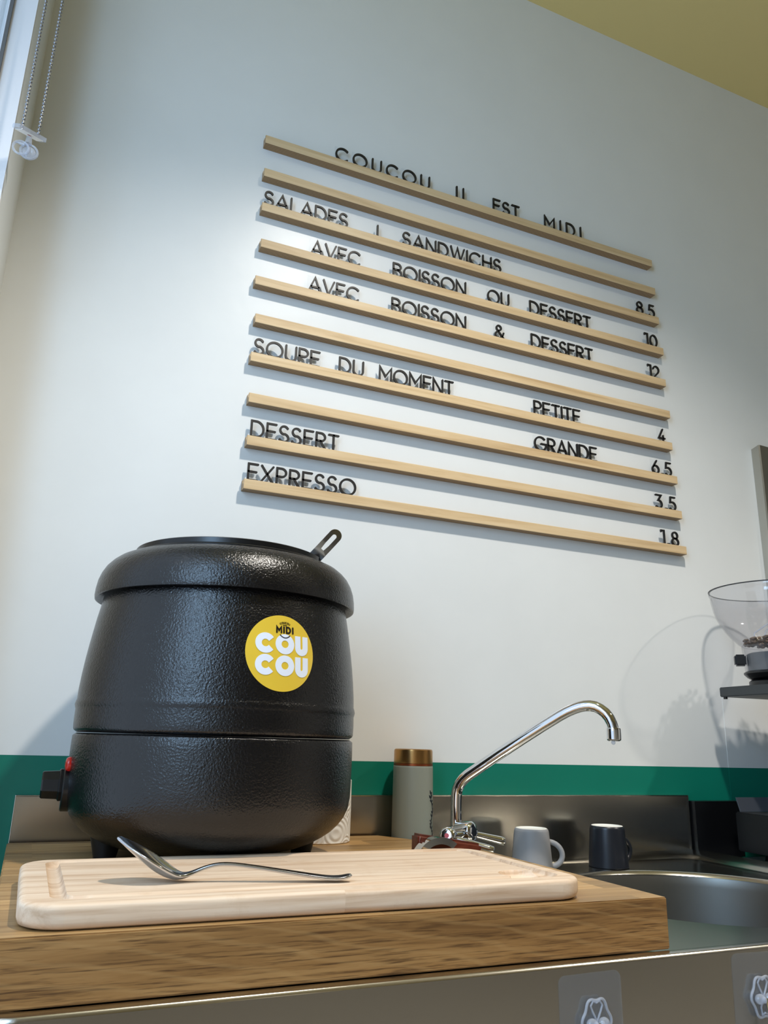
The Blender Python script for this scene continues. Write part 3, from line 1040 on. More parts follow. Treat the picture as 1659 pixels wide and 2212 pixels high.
stick['label'] = 'round yellow sticker with white and black lettering'


def flat_text(mb, word, cx, cy, size, half, gap, off, widths=None, bend=None):
    """stroke lettering laid on the kettle's side"""
    tot = sum(G[c][0] * size for c in word) + gap * (len(word) - 1) + 0.0
    x = cx - tot / 2
    for c in word:
        wd, st = G[c]
        sub = []
        for poly in st:
            pts = []
            for a, q in zip(poly, poly[1:]):
                n = max(1, int(math.dist(a, q) * size / 0.004))
                for k in range(n):
                    pts.append((a[0] + (q[0] - a[0]) * k / n, a[1] + (q[1] - a[1]) * k / n))
            pts.append(poly[-1])
            pts = [(x + px * size, cy + (py - 0.5) * size) for px, py in pts]
            if bend:
                pts = [(bend[0] + (bend[2] + py - cy) * math.sin((px - cx) / bend[2]), bend[1] + (bend[2] + py - cy) * math.cos((px - cx) / bend[2])) for px, py in pts]
            sub.append(pts)
        strokes_solid(mb, sub, half, lambda u, v: wrap(u, v, off - 0.0004), lambda u, v: wrap(u, v, off))
        x += wd * size + gap


SKEW = 0.0
mb = MB()
for cy in (0.0100, -0.0140):
    for c, cx, wd in (('C', -0.0208, 0), ('O', 0.0037, 0), ('U', 0.0256, 0)):
        sz = 0.0152
        if c == 'O':
            st = [[(cx + 0.0081 * math.cos(2 * PI * k / 36), cy + 0.0078 * math.sin(2 * PI * k / 36)) for k in range(37)]]
        elif c == 'C':
            st = [[(cx + 0.0010 + 0.0081 * math.cos(R(a)), cy + 0.0078 * math.sin(R(a))) for a in range(34, 330, 8)]]
        else:
            st = [[(cx - 0.0052, cy + 0.0106), (cx - 0.0052, cy + 0.004), (cx - 0.0052, cy - 0.0024)] + [(cx + 0.0052 * math.cos(R(a)), cy - 0.0026 + 0.0052 * math.sin(R(a))) for a in range(190, 352, 10)] + [(cx + 0.0052, cy - 0.0024), (cx + 0.0052, cy + 0.004), (cx + 0.0052, cy + 0.0106)]]
        strokes_solid(mb, st, 0.0036, lambda u, v: wrap(u, v, 0.0007), lambda u, v: wrap(u, v, 0.00115), ncap=1)
t1 = obj('white_lettering', mb, 'sticker_white', stick, ang=30)
mb = MB()
flat_text(mb, 'MIDI', 0.0036, 0.0262, 0.0064, 0.00095, 0.0033, 0.00125)
flat_text(mb, 'COUCOU', 0.0036, 0.0345, 0.0019, 0.00018, 0.0007, 0.00125, bend=(0.0036, 0.0345 - 0.012, 0.012))
flat_text(mb, 'AVEC', 0.0036, 0.0316, 0.0012, 0.00012, 0.0005, 0.00125)
strokes_solid(mb, [[(0.0037 + 0.0074 * math.cos(R(a)), 0.0244 + 0.0072 * math.sin(R(a))) for a in range(215, 328, 6)]], 0.0005, lambda u, v: wrap(u, v, 0.0008), lambda u, v: wrap(u, v, 0.0014))
obj('black_lettering', mb, 'sticker_black', stick, ang=30)

# ladle standing in the kettle, only its slotted handle shows
lad = MB()
b0 = Vector((KX + 0.0935, KY - 0.036, WT + 0.3615)); b1 = Vector((KX + 0.131, KY - 0.055, WT + 0.4100))
dirv = (b1 - b0)
Lh = dirv.length
dirn = dirv.normalized()
side = Vector((-0.35, -0.85, -0.35)).cross(dirn)
side = (side - dirn * side.dot(dirn)).normalized()
nrm = dirn.cross(side).normalized()
HW = 0.0090


def strap(u, v, w_):
    """u along the handle 0..1, v across -1..1; a gentle bend near the top"""
    c = b0 + dirv * u + nrm * (0.006 * math.sin(PI * u)) + side * (HW * v)
    return tuple(c + nrm * w_)


outer = []; innr = []
u_s = 0.46; u_e = 0.88; sw = 0.34
nA = 12
rc = HW / Lh
top_arc = [(1 - rc + rc * math.sin(R(a)), math.cos(R(a))) for a in [0, 15, 30, 45, 60, 75, 90, 105, 120, 135, 150, 165, 180]]
outer = [(u_s - 0.06, 1), (0.6, 1), (0.7, 1)] + top_arc + [(0.7, -1), (0.6, -1), (u_s - 0.06, -1)]
rs = HW * sw / Lh
in_arc = [(u_e - rs + rs * math.sin(R(a)), sw * math.cos(R(a))) for a in [0, 15, 30, 45, 60, 75, 90, 105, 120, 135, 150, 165, 180]]
innr = [(u_s, sw * 0.7), (0.6, sw), (0.7, sw)] + in_arc + [(0.7, -sw), (0.6, -sw), (u_s, -sw * 0.7)]
n = len(outer)
tk = 0.0009
vs = [strap(u, v, tk) for u, v in outer] + [strap(u, v, tk) for u, v in innr] + [strap(u, v, -tk) for u, v in outer] + [strap(u, v, -tk) for u, v in innr]
fs = []
for i in range(n - 1):
    fs += [(i, i + 1, n + i + 1, n + i), (2 * n + i, 3 * n + i, 3 * n + i + 1, 2 * n + i + 1), (i, 2 * n + i, 2 * n + i + 1, i + 1), (n + i, n + i + 1, 3 * n + i + 1, 3 * n + i)]
lad.add(vs, fs)
us_ = [-1.6, -1.2, -0.8, -0.4, 0, 0.1, 0.2, 0.3, u_s - 0.06]
vs = []; fs = []
for u in us_:
    for v in (1, 0.4, -0.4, -1):
        vs.append(strap(max(u, -9), v, tk) if u >= 0 else tuple(Vector(strap(0, v, tk)) + Vector((-0.06 * -u * 0.35, 0.02 * -u * 0.3, -0.09 * -u))))
    for v in (1, 0.4, -0.4, -1):
        vs.append(strap(max(u, -9), v, -tk) if u >= 0 else tuple(Vector(strap(0, v, -tk)) + Vector((-0.06 * -u * 0.35, 0.02 * -u * 0.3, -0.09 * -u))))
for i in range(len(us_) - 1):
    a = i * 8; c = a + 8
    for k in range(3):
        fs += [(a + k, a + k + 1, c + k + 1, c + k), (a + 4 + k, c + 4 + k, c + 5 + k, a + 5 + k)]
    fs += [(a, c, c + 4, a + 4), (a + 3, a + 7, c + 7, c + 3)]
a = (len(us_) - 1) * 8
lad.add(vs, fs)
# closing web between shaft and slot
vs = [strap(u_s - 0.06, v, s) for s in (tk, -tk) for v in (1, -1)] + [strap(u_s, v * sw * 0.7, s) for s in (tk, -tk) for v in (1, -1)]
lad.add(vs, [(0, 1, 5, 4), (2, 6, 7, 3), (4, 5, 7, 6)])
o = obj('soup_ladle', lad, 'spoon_steel', ang=40)
tag(o, 'steel ladle with slotted handle sticking out of the black soup kettle', 'ladle')

# ================================================================== KITCHEN PAPER ROLL behind the kettle
PX, PY = 0.3985, 1.1485
roll = thing('kitchen_paper_roll', 'short white embossed paper roll standing behind the soup kettle', 'paper roll', (PX, PY, WT))
mb = MB().lathe([(0.021, 0.0), (0.0465, 0.0), (0.0482, 0.0015), (0.0484, 0.04), (0.0480, 0.0835), (0.0465, 0.085), (0.021, 0.085)], PX, PY, WT, 72)
obj('paper', mb, 'kitchen_paper', roll)
mb = MB().lathe([(0.0195, 0.0), (0.021, 0.0), (0.021, 0.085), (0.0195, 0.085), (0.0195, 0.0)], PX, PY, WT, 40)
obj('core_tube', mb, 'unglazed_rim', roll)

# ================================================================== THERMOS FLASK
TX, TY = 0.5642, 1.1765
flask = thing('thermos_flask', 'grey thermos flask with bronze cap and dark plant print beside faucet', 'flask', (TX, TY, DECK))
DZ = DECK
mb = MB().lathe([(0.029, 0.0005), (0.0315, 0.002), (0.0322, 0.006), (0.0318, 0.08), (0.0312, 0.150), (0.0308, 0.1530), (0.0300, 0.1538)], TX, TY, DZ, 72, cap0=True, cap1=True)
obj('body', mb, 'flask_grey', flask)
mb = MB().lathe([(0.0296, 0.1530), (0.0309, 0.1535), (0.0309, 0.1565), (0.0296, 0.1570)], TX, TY, DZ, 72, cap0=True, cap1=True)
obj('copper_ring', mb, 'copper_band', flask)
mb = MB().lathe([(0.0296, 0.1566), (0.0306, 0.1570), (0.0307, 0.1600), (0.0305, 0.1750), (0.0298, 0.1775), (0.0280, 0.1785)], TX, TY, DZ, 72, cap0=True, cap1=True)
obj('cap', mb, 'bronze_cap', flask)


def on_flask(u, v, off=0.0003):
    th = R(-62) + u / 0.032
    q = 0.0318 + off
    return (TX + q * math.cos(th), TY + q * math.sin(th), DZ + v)


mb = MB()
rnd = random.Random(3)
stem = [(0.008 + 0.004 * math.sin(k * 0.9), 0.040 + 0.0055 * k) for k in range(14)]
strokes_solid(mb, [stem], 0.0004, lambda u, v: on_flask(u, v, -0.0004), lambda u, v: on_flask(u, v, 0.00045))
for k, (u, v) in enumerate(stem):
    for s in (-1, 1):
        a = R(40 + rnd.uniform(-25, 30)) * 1.0
        ln = rnd.uniform(0.0045, 0.0075)
        tip = (u + s * ln * math.cos(a), v + ln * math.sin(a))
        mid = ((u + tip[0]) / 2, (v + tip[1]) / 2)
        px_, py_ = -(tip[1] - v), tip[0] - u
        wq = 0.22
        poly = [(u, v), (mid[0] + px_ * wq, mid[1] + py_ * wq), tip, (mid[0] - px_ * wq, mid[1] - py_ * wq)]
        mb.prism(poly, lambda uu, vv: on_flask(uu, vv, -0.0004), lambda uu, vv: on_flask(uu, vv, 0.0004))
obj('plant_print', mb, 'flask_print', flask)

# ================================================================== FAUCET
FX, FY = 0.6215, 1.1405
fau = thing('faucet', 'chrome two-handle sink faucet with a long swivel spout', 'faucet', (FX, FY, DECK))
path = [(FX, FY, -0.150), (FX, FY, -0.12), (FX, FY, -0.09), (0.6218, 1.1402, -0.0740), (0.6230, 1.1390, -0.0660), (0.6255, 1.1364, -0.0585), (0.6295, 1.1322, -0.0515), (0.6350, 1.1265, -0.0450), (0.6447, 1.1164, -0.0358), (0.6700, 1.0902, -0.0118), (0.6958, 1.0633, 0.0117), (0.7160, 1.0423, 0.0298), (0.7357, 1.0218, 0.0468),
        (0.7430, 1.0142, 0.0523), (0.7504, 1.0066, 0.0568), (0.7560, 1.0008, 0.0594), (0.7617, 0.9948, 0.0610), (0.7671, 0.9891, 0.0613), (0.7725, 0.9835, 0.0598), (0.7775, 0.9784, 0.0562), (0.7820, 0.9737, 0.0508), (0.7855, 0.9701, 0.0440), (0.7878, 0.9677, 0.0360), (0.7890, 0.9664, 0.0285)]
obj('spout', MB().tube(path, [0.0086] * 10 + [0.0083] * (len(path) - 10), 24), 'chrome', fau, ang=60)
mb = MB().lathe([(0.0080, 0.0), (0.0100, 0.0015), (0.0105, 0.003), (0.0105, 0.0165), (0.0098, 0.0185), (0.0085, 0.019)], 0.7892, 0.9661, 0.0108, 32, cap0=True, cap1=True)
obj('aerator', mb, 'chrome', fau)
o = obj('water_drop', MB().ball((0.7868, 0.9648, 0.0092), 0.0032, 0.0032, 0.0036), 'clear_plastic', fau)
mb = MB()
mb.lathe([(0.0235, 0.0), (0.0235, 0.003), (0.021, 0.005), (0.0155, 0.012), (0.0145, 0.03), (0.0145, 0.042), (0.0115, 0.052), (0.0108, 0.060), (0.0108, 0.066), (0.0088, 0.0675)], FX, FY, DECK, 40, cap0=True, cap1=True)
mb.tube([(FX - 0.030, FY - 0.030, -0.136), (FX, FY, -0.138), (FX + 0.014, FY - 0.016, -0.136)], 0.0125, 24)
obj('mixer_body', mb, 'chrome', fau)


def handle(c, axis, lever_dir, lever_len, lever_r, hot, boss_r=0.0145, boss_l=0.022):
    c = Vector(c); ax = Vector(axis).normalized()
    mb = MB()
    mb.tube([c - ax * boss_l, c - ax * boss_l * 0.4, c + ax * 0.000, c + ax * 0.0030, c + ax * 0.0050, c + ax * 0.0058], [boss_r * 0.93, boss_r, boss_r, boss_r * 0.93, boss_r * 0.72, boss_r * 0.4], 32)
    h = obj('handle', mb, 'chrome', fau, ang=50)
    ld = Vector(lever_dir).normalized()
    s0 = c - ax * boss_l * 0.5 + ld * boss_r * 0.6
    mb = MB().tube([s0, s0 + ld * lever_len * 0.3, s0 + ld * lever_len * 0.85, s0 + ld * lever_len * 0.97, s0 + ld * lever_len], [lever_r * 0.72, lever_r * 0.8, lever_r, lever_r * 0.9, lever_r * 0.5], 20)
    obj('lever', mb, 'chrome', h, ang=60)
    if hot:
        mb = MB().tube([c + ax * 0.0050, c + ax * 0.0064], 0.0034, 20)
        obj('hot_mark', mb, 'red_dot', h)
    return h


handle((0.5795, 1.0890, -0.1280), (-0.62, -0.74, 0.18), (0.80, -0.50, -0.22), 0.060, 0.0050, True, 0.0125)
handle((0.6300, 1.1090, -0.1250), (0.45, -0.85, 0.1), (0.93, -0.22, -0.20), 0.056, 0.0062, False, 0.0150, 0.024)

# dark wooden tool with chrome plate lying behind the board
tool = thing('wooden_handled_tool', 'dark red-brown wooden tool with curved chrome plate between cutting board and faucet', 'kitchen tool', (0.52, 0.985, WT))
bm = bmesh.new(); bmesh.ops.create_cube(bm, size=1)
for q in bm.verts:
    t = q.co.x + 0.5
    hgt = 0.0255 * (1 - t) + 0.0115 * t
    q.co = Vector((0.4785 + 0.094 * t, 0.990 + q.co.y * 0.024, WT + (q.co.z + 0.5) * hgt + 0.0001))
bmesh.ops.bevel(bm, geom=list(bm.edges), offset=0.0035, segments=3, affect='EDGES')
mb = MB(); mb.take(bm)
obj('wooden_handle', mb, 'dark_red_wood', tool)
mb = MB()
vs = []; fs = []
for k in range(25):
    a = PI * (1 - 0.74 * k / 24)
    for rr, yy in ((0.0280, 0.9605), (0.0280, 0.9770), (0.0205, 0.9745), (0.0205, 0.9600)):
        vs.append((0.5015 + rr * math.cos(a) * 1.22, yy, WT - 0.0068 + max(0.0069, rr * math.sin(a) * 1.06)))
for k in range(24):
    for s in range(4):
        s2 = (s + 1) % 4
        fs.append((k * 4 + s, k * 4 + s2, k * 4 + 4 + s2, k * 4 + 4 + s))
fs += [(0, 1, 2, 3), (96, 97, 98, 99)]
mb.add(vs, fs)
obj('chrome_plate', mb, 'chrome', tool, ang=50)


# ================================================================== MUGS turned upside down
def mug(cx, cy, h, rt_, rb_, mat, label, hdir, ring_mat, hr=0.0042):
    t = thing('mug', label, 'mug', (cx, cy, DECK), 'mugs turned upside down to drain')
    mb = MB().lathe([(rb_ - 0.003, 0.004), (rb_ - 0.0025, 0.0004), (rb_ - 0.0012, 0.0), (rb_, 0.0012), (rb_ - (rb_ - rt_) * 0.5, h * 0.5), (rt_ + 0.0005, h - 0.005), (rt_ - 0.0008, h - 0.0015), (rt_ - 0.0022, h - 0.0004)], cx, cy, DECK, 64)
    mb.lathe([(rb_ - 0.003, 0.004), (rt_ - 0.004, h - 0.006), (0.001, h - 0.006)], cx, cy, DECK, 64)
    obj('cup', mb, mat, t)
    mb = MB().lathe([(rt_ - 0.0022, h - 0.0005), (rt_ - 0.003, h + 0.0001), (rt_ - 0.0055, h), (rt_ - 0.007, h - 0.0018), (0.0005, h - 0.0022)], cx, cy, DECK, 64)
    f = obj('foot_ring', mb, ring_mat, t)
    f['label'] = 'pale unglazed foot ring'
    d = Vector((math.cos(hdir), math.sin(hdir), 0))
    c = Vector((cx, cy, DECK))
    pts = []
    zt, zb = h * 0.68, h * 0.10
    for k in range(17):
        a = R(90 - 180 * k / 16)
        rr = 0.0205 * math.cos(a)
        z = (zt + zb) / 2 + (zt - zb) / 2 * math.sin(a)
        base_r = rb_ - (rb_ - rt_) * z / h
        pts.append(c + d * (base_r - 0.0025 + rr) + Vector((0, 0, z)))
    obj('handle', MB().tube(pts, hr, 14), mat, t)
    return t


mug(0.7575, 1.1400, 0.0625, 0.0270, 0.0325, 'grey_stoneware', 'light grey mug turned upside down beside the faucet', R(-22), 'unglazed_rim')
mug(0.9085, 1.1420, 0.0640, 0.0278, 0.0325, 'navy_stoneware', 'black mug turned upside down at the back edge of sink basin', R(5), 'unglazed_rim')

# ================================================================== LETTER RAILS AND LETTERS
RAILS = [(0.2546, 1.1650, 1.0793), (0.2572, 1.1681, 1.0070), (0.2581, 1.1721, 0.9333), (0.2617, 1.1780, 0.8578), (0.2572, 1.1774, 0.7814),
         (0.2626, 1.1819, 0.7075), (0.2602, 1.1812, 0.6334), (0.2626, 1.1875, 0.5579), (0.2651, 1.1921, 0.4819), (0.2655, 1.1966, 0.4059)]
ORD = ['topmost', 'second', 'third', 'fourth', 'fifth', 'sixth', 'seventh', 'eighth', 'ninth', 'lowest']
NOTE = ['carrying the heading line', 'left empty under the heading', 'carrying salades and sandwichs', 'ending in price 10', 'ending in price 12', 'left empty above soupe',
        'carrying soupe du moment', 'carrying grande', 'carrying dessert and 3.5', 'carrying expresso']
RH, RF = 0.0172, 1.2045
for i, (x0, x1, z) in enumerate(RAILS):
    mb = MB()
    b_ = 0.0007
    sec = [(WY, z - RH), (RF + b_, z - RH), (RF, z - RH + b_), (RF, z - b_), (RF + b_, z), (1.2088, z), (1.2088, z - 0.009), (1.2134, z - 0.009), (1.2134, z), (WY, z)]
    n = len(sec)
    vs = [(x0, q[0], q[1]) for q in sec] + [(x1, q[0], q[1]) for q in sec]
    fs = [(k, (k + 1) % n, n + (k + 1) % n, n + k) for k in range(n)]
    for s in (0, n):
        fs += [(s + 0, s + 1, s + 2, s + 3, s + 4, s + 5, s + 6), (s + 0, s + 6, s + 7), (s + 0, s + 7, s + 8, s + 9)]
    mb.add(vs, fs)
    o = obj('letter_rail', mb, 'birch_ply', smooth=False)
    tag(o, 'birch letter rail, %s of ten on wall, %s' % (ORD[i], NOTE[i]), 'letter rail', 'birch letter rails on the wall')

CAP = 0.0278
TEXT = {
    0: [('COUCOU', 0.3929, 0.5978), ('IL', 0.6577, 0.6900), ('EST', 0.7457, 0.8122), ('MIDI', 0.8745, 0.9723)],
    2: [('SALADES', 0.2612, 0.4254), ('|', 0.4845, 0.4874), ('SANDWICHS', 0.5384, 0.7635), ('8.5', 1.1133, 1.1659)],
    3: [('AVEC', 0.3548, 0.4539), ('BOISSON', 0.5202, 0.6809), ('OU', 0.7293, 0.7814), ('DESSERT', 0.83, 0.9857), ('10', 1.1302, 1.1668)],
    4: [('AVEC', 0.3547, 0.454), ('BOISSON', 0.5193, 0.6807), ('&', 0.7454, 0.7689), ('DESSERT', 0.8311, 0.9863), ('12', 1.1327, 1.1657)],
    6: [('SOUPE', 0.2644, 0.385), ('DU', 0.4201, 0.4687), ('MOMENT', 0.4982, 0.6529), ('PETITE', 0.833, 0.9462), ('4', 1.1482, 1.1711)],
    7: [('GRANDE', 0.8317, 0.9834), ('6.5', 1.1244, 1.1782)],
    8: [('DESSERT', 0.2701, 0.4274), ('3.5', 1.1273, 1.1825)],
    9: [('EXPRESSO', 0.2706, 0.4624), ('1.8', 1.1349, 1.1823)],
}
NTH = ['first', 'second', 'third', 'fourth', 'fifth', 'sixth', 'seventh', 'eighth', 'ninth']
LW = ['first', 'second', 'third', 'last']
STW = 0.0018
for ri, words in TEXT.items():
    zb = RAILS[ri][2] + 0.0003
    for wi, (word, xa, xb) in enumerate(words):
        # natural widths scaled to the measured word length
        nat = sum(G[c][0] * CAP for c in word)
        room = (xb - xa) - 2 * STW - nat
        gaps = max(1, len(word) - 1)
        gap = room / gaps if len(word) > 1 else 0
        k = 1.0
        ming = 2 * STW + 0.0022
        if len(word) > 1 and gap < ming:
            k = ((xb - xa) - 2 * STW - ming * gaps) / nat; gap = ming
        x = xa + STW
        for ci, c in enumerate(word):
            wd, st = G[c]
            sub = [[(x + px * CAP * k, zb + py * CAP) for px, py in poly] for poly in st]
            mb = MB()
            strokes_solid(mb, sub, STW, lambda u, v: (u, 1.2110, v), lambda u, v: (u, 1.2078, v))
            o = obj('sign_letter', mb, 'letter_black', ang=30)
            if ri == 0:
                where = 'in the %s word on the topmost rail' % LW[wi] if wi < 4 else ''
            else:
                where = 'in %s on the %s rail' % (word if len(word) > 1 else 'line', ORD[ri])
            what = {'.': 'decimal mark', '|': 'upright divider bar', '&': 'ampersand'}.get(c, ('numeral ' if c.isdigit() else 'letter ') + c)
            if len(word) == 1:
                lab = 'black %s standing alone on the %s rail from the top' % (what, ORD[ri])
            else:
                lab = 'black %s, %s character %s' % (what, NTH[ci], where)
            tag(o, lab, 'sign letter', 'black letters on the menu rails')
            w_ = wd * CAP * k
            card = MB().box(x - STW - 0.0012, x + w_ + STW + 0.0012, 1.2112, 1.2120, RAILS[ri][2] - 0.0085, zb + CAP + STW + 0.0015)
            obj('clear_tab', card, 'clear_card', o, smooth=False)
            x += w_ + gap

# ================================================================== STEEL CHANNEL ON THE WALL (right)
sec = [(1.434, 1.2215), (1.434, 1.2015), (1.4365, 1.1990), (1.56, 1.1990), (1.56, 1.2215)]
top_z = [0.668, 0.6725, 0.672, 0.668, 0.668]
n = len(sec)
vs = [(q[0], q[1], 0.27) for q in sec] + [(q[0], q[1], t) for q, t in zip(sec, top_z)]
fs = [(k, (k + 1) % n, n + (k + 1) % n, n + k) for k in range(n)] + [tuple(range(n)), tuple(range(2 * n - 1, n - 1, -1))]
o = obj('steel_wall_channel', MB().add(vs, fs), 'brushed_steel', ang=20)
tag(o, 'upright stainless steel channel fixed to the wall above the coffee hopper', 'wall channel')

# ================================================================== COFFEE MACHINE WITH BEAN HOPPER
HX, HY = 1.275, 1.073
mac = thing('coffee_machine', 'coffee machine with clear bean hopper on a black top plate at right edge', 'coffee machine', (1.40, 1.0, -0.189))
HTZ, HBZ = 0.1185, 0.1005
ta = R(-4)


def rot_poly(pts, px=1.205, py=1.16):
    return [(px + (q[0] - px) * math.cos(ta) - (q[1] - py) * math.sin(ta), py + (q[0] - px) * math.sin(ta) + (q[1] - py) * math.cos(ta)) for q in pts]


bm = bmesh.new()
pl = rot_poly([(1.205, 0.78), (1.62, 0.78), (1.62, 1.16), (1.205, 1.16)])
vb = [bm.verts.new((q[0], q[1], HBZ)) for q in pl]; vt = [bm.verts.new((q[0], q[1], HTZ)) for q in pl]
bm.faces.new(list(reversed(vb))); bm.faces.new(vt)
for i in range(4):
    j = (i + 1) % 4
    bm.faces.new((vb[i], vb[j], vt[j], vt[i]))
bmesh.ops.bevel(bm, geom=list(bm.edges), offset=0.0015, segments=2, affect='EDGES')
obj('top_plate', MB().take(bm), 'charcoal_metal', mac)
mb = MB()
mb.box(1.208, 1.212, 1.148, 1.154, HBZ - 0.004, HBZ + 0.001)
obj('plate_clip', mb, 'black_plastic', mac)
obj('column', MB().box(1.44, 1.62, 0.84, 1.14, -0.105, HBZ, 0.004), 'black_satin', mac)
bm = bmesh.new()
pl = rot_poly([(1.214, 0.80), (1.62, 0.80), (1.62, 1.158), (1.214, 1.158)], 1.214, 1.158)
vb = [bm.verts.new((q[0], q[1], -0.172)) for q in pl]; vt = [bm.verts.new((q[0], q[1], -0.1055)) for q in pl]
bm.faces.new(list(reversed(vb))); bm.faces.new(vt)
for i in range(4):
    j = (i + 1) % 4
    bm.faces.new((vb[i], vb[j], vt[j], vt[i]))
bmesh.ops.bevel(bm, geom=list(bm.edges), offset=0.002, segments=2, affect='EDGES')
obj('base', MB().take(bm), 'black_satin', mac)
for fx, fy in ((1.255, 1.115), (1.28, 0.86), (1.58, 1.115), (1.58, 0.86)):
    obj('foot', MB().lathe([(0.016, 0.0), (0.017, 0.002), (0.014, 0.018)], fx, fy, -0.189, 20, cap0=True, cap1=True), 'black_plastic', mac)
mb = MB()
pl = [(1.2215, 1.150, -0.1050), (1.40, 1.150, -0.1050), (1.40, 1.158, -0.0805), (1.2215, 1.158, -0.0805)]
vs = [tuple(q) for q in pl] + [(q[0], q[1] + 0.003, q[2]) for q in pl]
mb.add(vs, [(0, 1, 2, 3), (7, 6, 5, 4), (0, 4, 5, 1), (1, 5, 6, 2), (2, 6, 7, 3), (3, 7, 4, 0)])
obj('back_tray', mb, 'tray_metal', mac, smooth=False)
HP = [(0.1150, 0.2990), (0.1156, 0.2975), (0.1150, 0.2925), (0.1135, 0.2915), (0.1127, 0.2804), (0.1090, 0.2615), (0.1055, 0.2490), (0.0996, 0.2364), (0.0923, 0.2237), (0.0827, 0.2112), (0.0708, 0.1985), (0.0655, 0.1940)]
obj('hopper', MB().lathe(dens(HP, 2) + [(0.0625, 0.1940)] + [(r_ - 0.0022, z_) for r_, z_ in reversed(dens(HP[3:], 2))] + [(0.1135, 0.2990), (0.1150, 0.2990)], HX, HY, 0, 96), 'clear_hopper', mac, ang=60)
mb = MB().lathe([(0.1158, 0.2988), (0.1160, 0.3000), (0.1150, 0.3004), (0.1132, 0.3000), (0.1128, 0.2985), (0.1158, 0.2988)], HX, HY, 0, 96)
obj('hopper_lid_edge', mb, 'charcoal_metal', mac)
mb = MB().lathe([(0.0655, 0.1940), (0.0650, 0.1925), (0.0625, 0.1460), (0.0595, 0.1460), (0.0612, 0.1930), (0.0655, 0.1940)], HX, HY, 0, 64)
obj('hopper_neck', mb, 'clear_hopper', mac, ang=60)
mb = MB().lathe([(0.0545, 0.1455), (0.0575, 0.1470), (0.0578, 0.1780), (0.0560, 0.1796)], HX, HY, 0, 64, cap0=True, cap1=True)
obj('neck_collar', mb, 'grey_collar', mac)
va = R(139)
sd = Vector((math.cos(va), math.sin(va), 0))
c = Vector((HX, HY, 0.1675)) + sd * 0.070
bm = bmesh.new(); bmesh.ops.create_cube(bm, size=1)
for q in bm.verts:
    q.co = Vector((q.co.x * 0.020, q.co.y * 0.022, q.co.z * 0.021))
bmesh.ops.bevel(bm, geom=list(bm.edges), offset=0.0028, segments=2, affect='EDGES')
mb = MB(); mb.take(bm, Matrix.Translation(c) @ Matrix.Rotation(va, 4, 'Z'))
obj('slide_tab', mb, 'black_plastic', mac)
mb = MB().lathe([(0.046, 0.1300), (0.052, 0.1310), (0.0600, 0.1355), (0.0655, 0.1415), (0.0655, 0.1440), (0.0620, 0.1462), (0.05, 0.1462)], HX, HY, 0, 64, cap0=True, cap1=True)
obj('grind_dial', mb, 'black_plastic', mac)
mb = MB().lathe([(0.0560, HTZ), (0.0580, HTZ + 0.0015), (0.0580, 0.1275), (0.055, 0.1300)], HX, HY, 0, 64, cap0=True, cap1=True)
for k in range(40):
    a = 2 * PI * k / 40
    if 190 < math.degrees(a) < 350:
        mb.box(HX + 0.0575 * math.cos(a) - 0.0012, HX + 0.0575 * math.cos(a) + 0.0012, HY + 0.0575 * math.sin(a) - 0.0012, HY + 0.0575 * math.sin(a) + 0.0012, 0.1225, 0.1275)
obj('dial_base', mb, 'black_plastic', mac)
# clear agitator frame inside hopper
mb = MB()
mb.tube([(HX - 0.038, HY + 0.02, 0.205), (HX - 0.040, HY + 0.018, 0.2175), (HX - 0.012, HY - 0.004, 0.2420), (HX + 0.014, HY - 0.016, 0.2440)], 0.0016, 10)
mb.tube([(HX - 0.026, HY + 0.012, 0.205), (HX - 0.020, HY + 0.006, 0.2250), (HX + 0.004, HY - 0.010, 0.2340)], 0.0012, 10)
obj('agitator', mb, 'clear_plastic', mac)
# beans: one built, the rest copied
mb = MB()
bm = bmesh.new(); bmesh.ops.create_uvsphere(bm, u_segments=14, v_segments=9, radius=1)
for q in bm.verts:
    z = q.co.z
    if z > 0:
        z *= 0.55
        z -= 0.28 * math.exp(-(q.co.y / 0.18) ** 2) * (1 - q.co.x ** 2)
    q.co = Vector((q.co.x * 0.0060, q.co.y * 0.0042, z * 0.0040))
mb.take(bm)
bean0 = obj('coffee_bean', mb, 'coffee_bean', pivot=(0, 0, 0), ang=80)
tag(bean0, 'brown roasted coffee bean lying in the clear hopper', 'coffee bean', 'coffee beans in the hopper')
rnd = random.Random(11)
spots = []
for lay, (z, rad) in enumerate(((0.1995, 0.060), (0.2060, 0.058), (0.2115, 0.046))):
    tries = 0
    while tries < 900 and len(spots) < 110:
        tries += 1
        a = rnd.uniform(0, 2 * PI); q = rad * math.sqrt(rnd.random())
        px_, py_ = HX + q * math.cos(a), HY + q * math.sin(a)
        if all(math.hypot(px_ - s[0], py_ - s[1]) > 0.0102 or abs(z - s[2]) > 0.005 for s in spots):
            spots.append((px_, py_, z + rnd.uniform(-0.001, 0.001)))
for k, s in enumerate(spots):
    o = bean0 if k == 0 else bean0.copy()
    if k:
        COL.objects.link(o)
    o.location = (s[0], s[1], s[2] + Z0)
    o.rotation_euler = (rnd.uniform(-0.6, 0.6), rnd.uniform(-0.6, 0.6), rnd.uniform(0, 6.28))


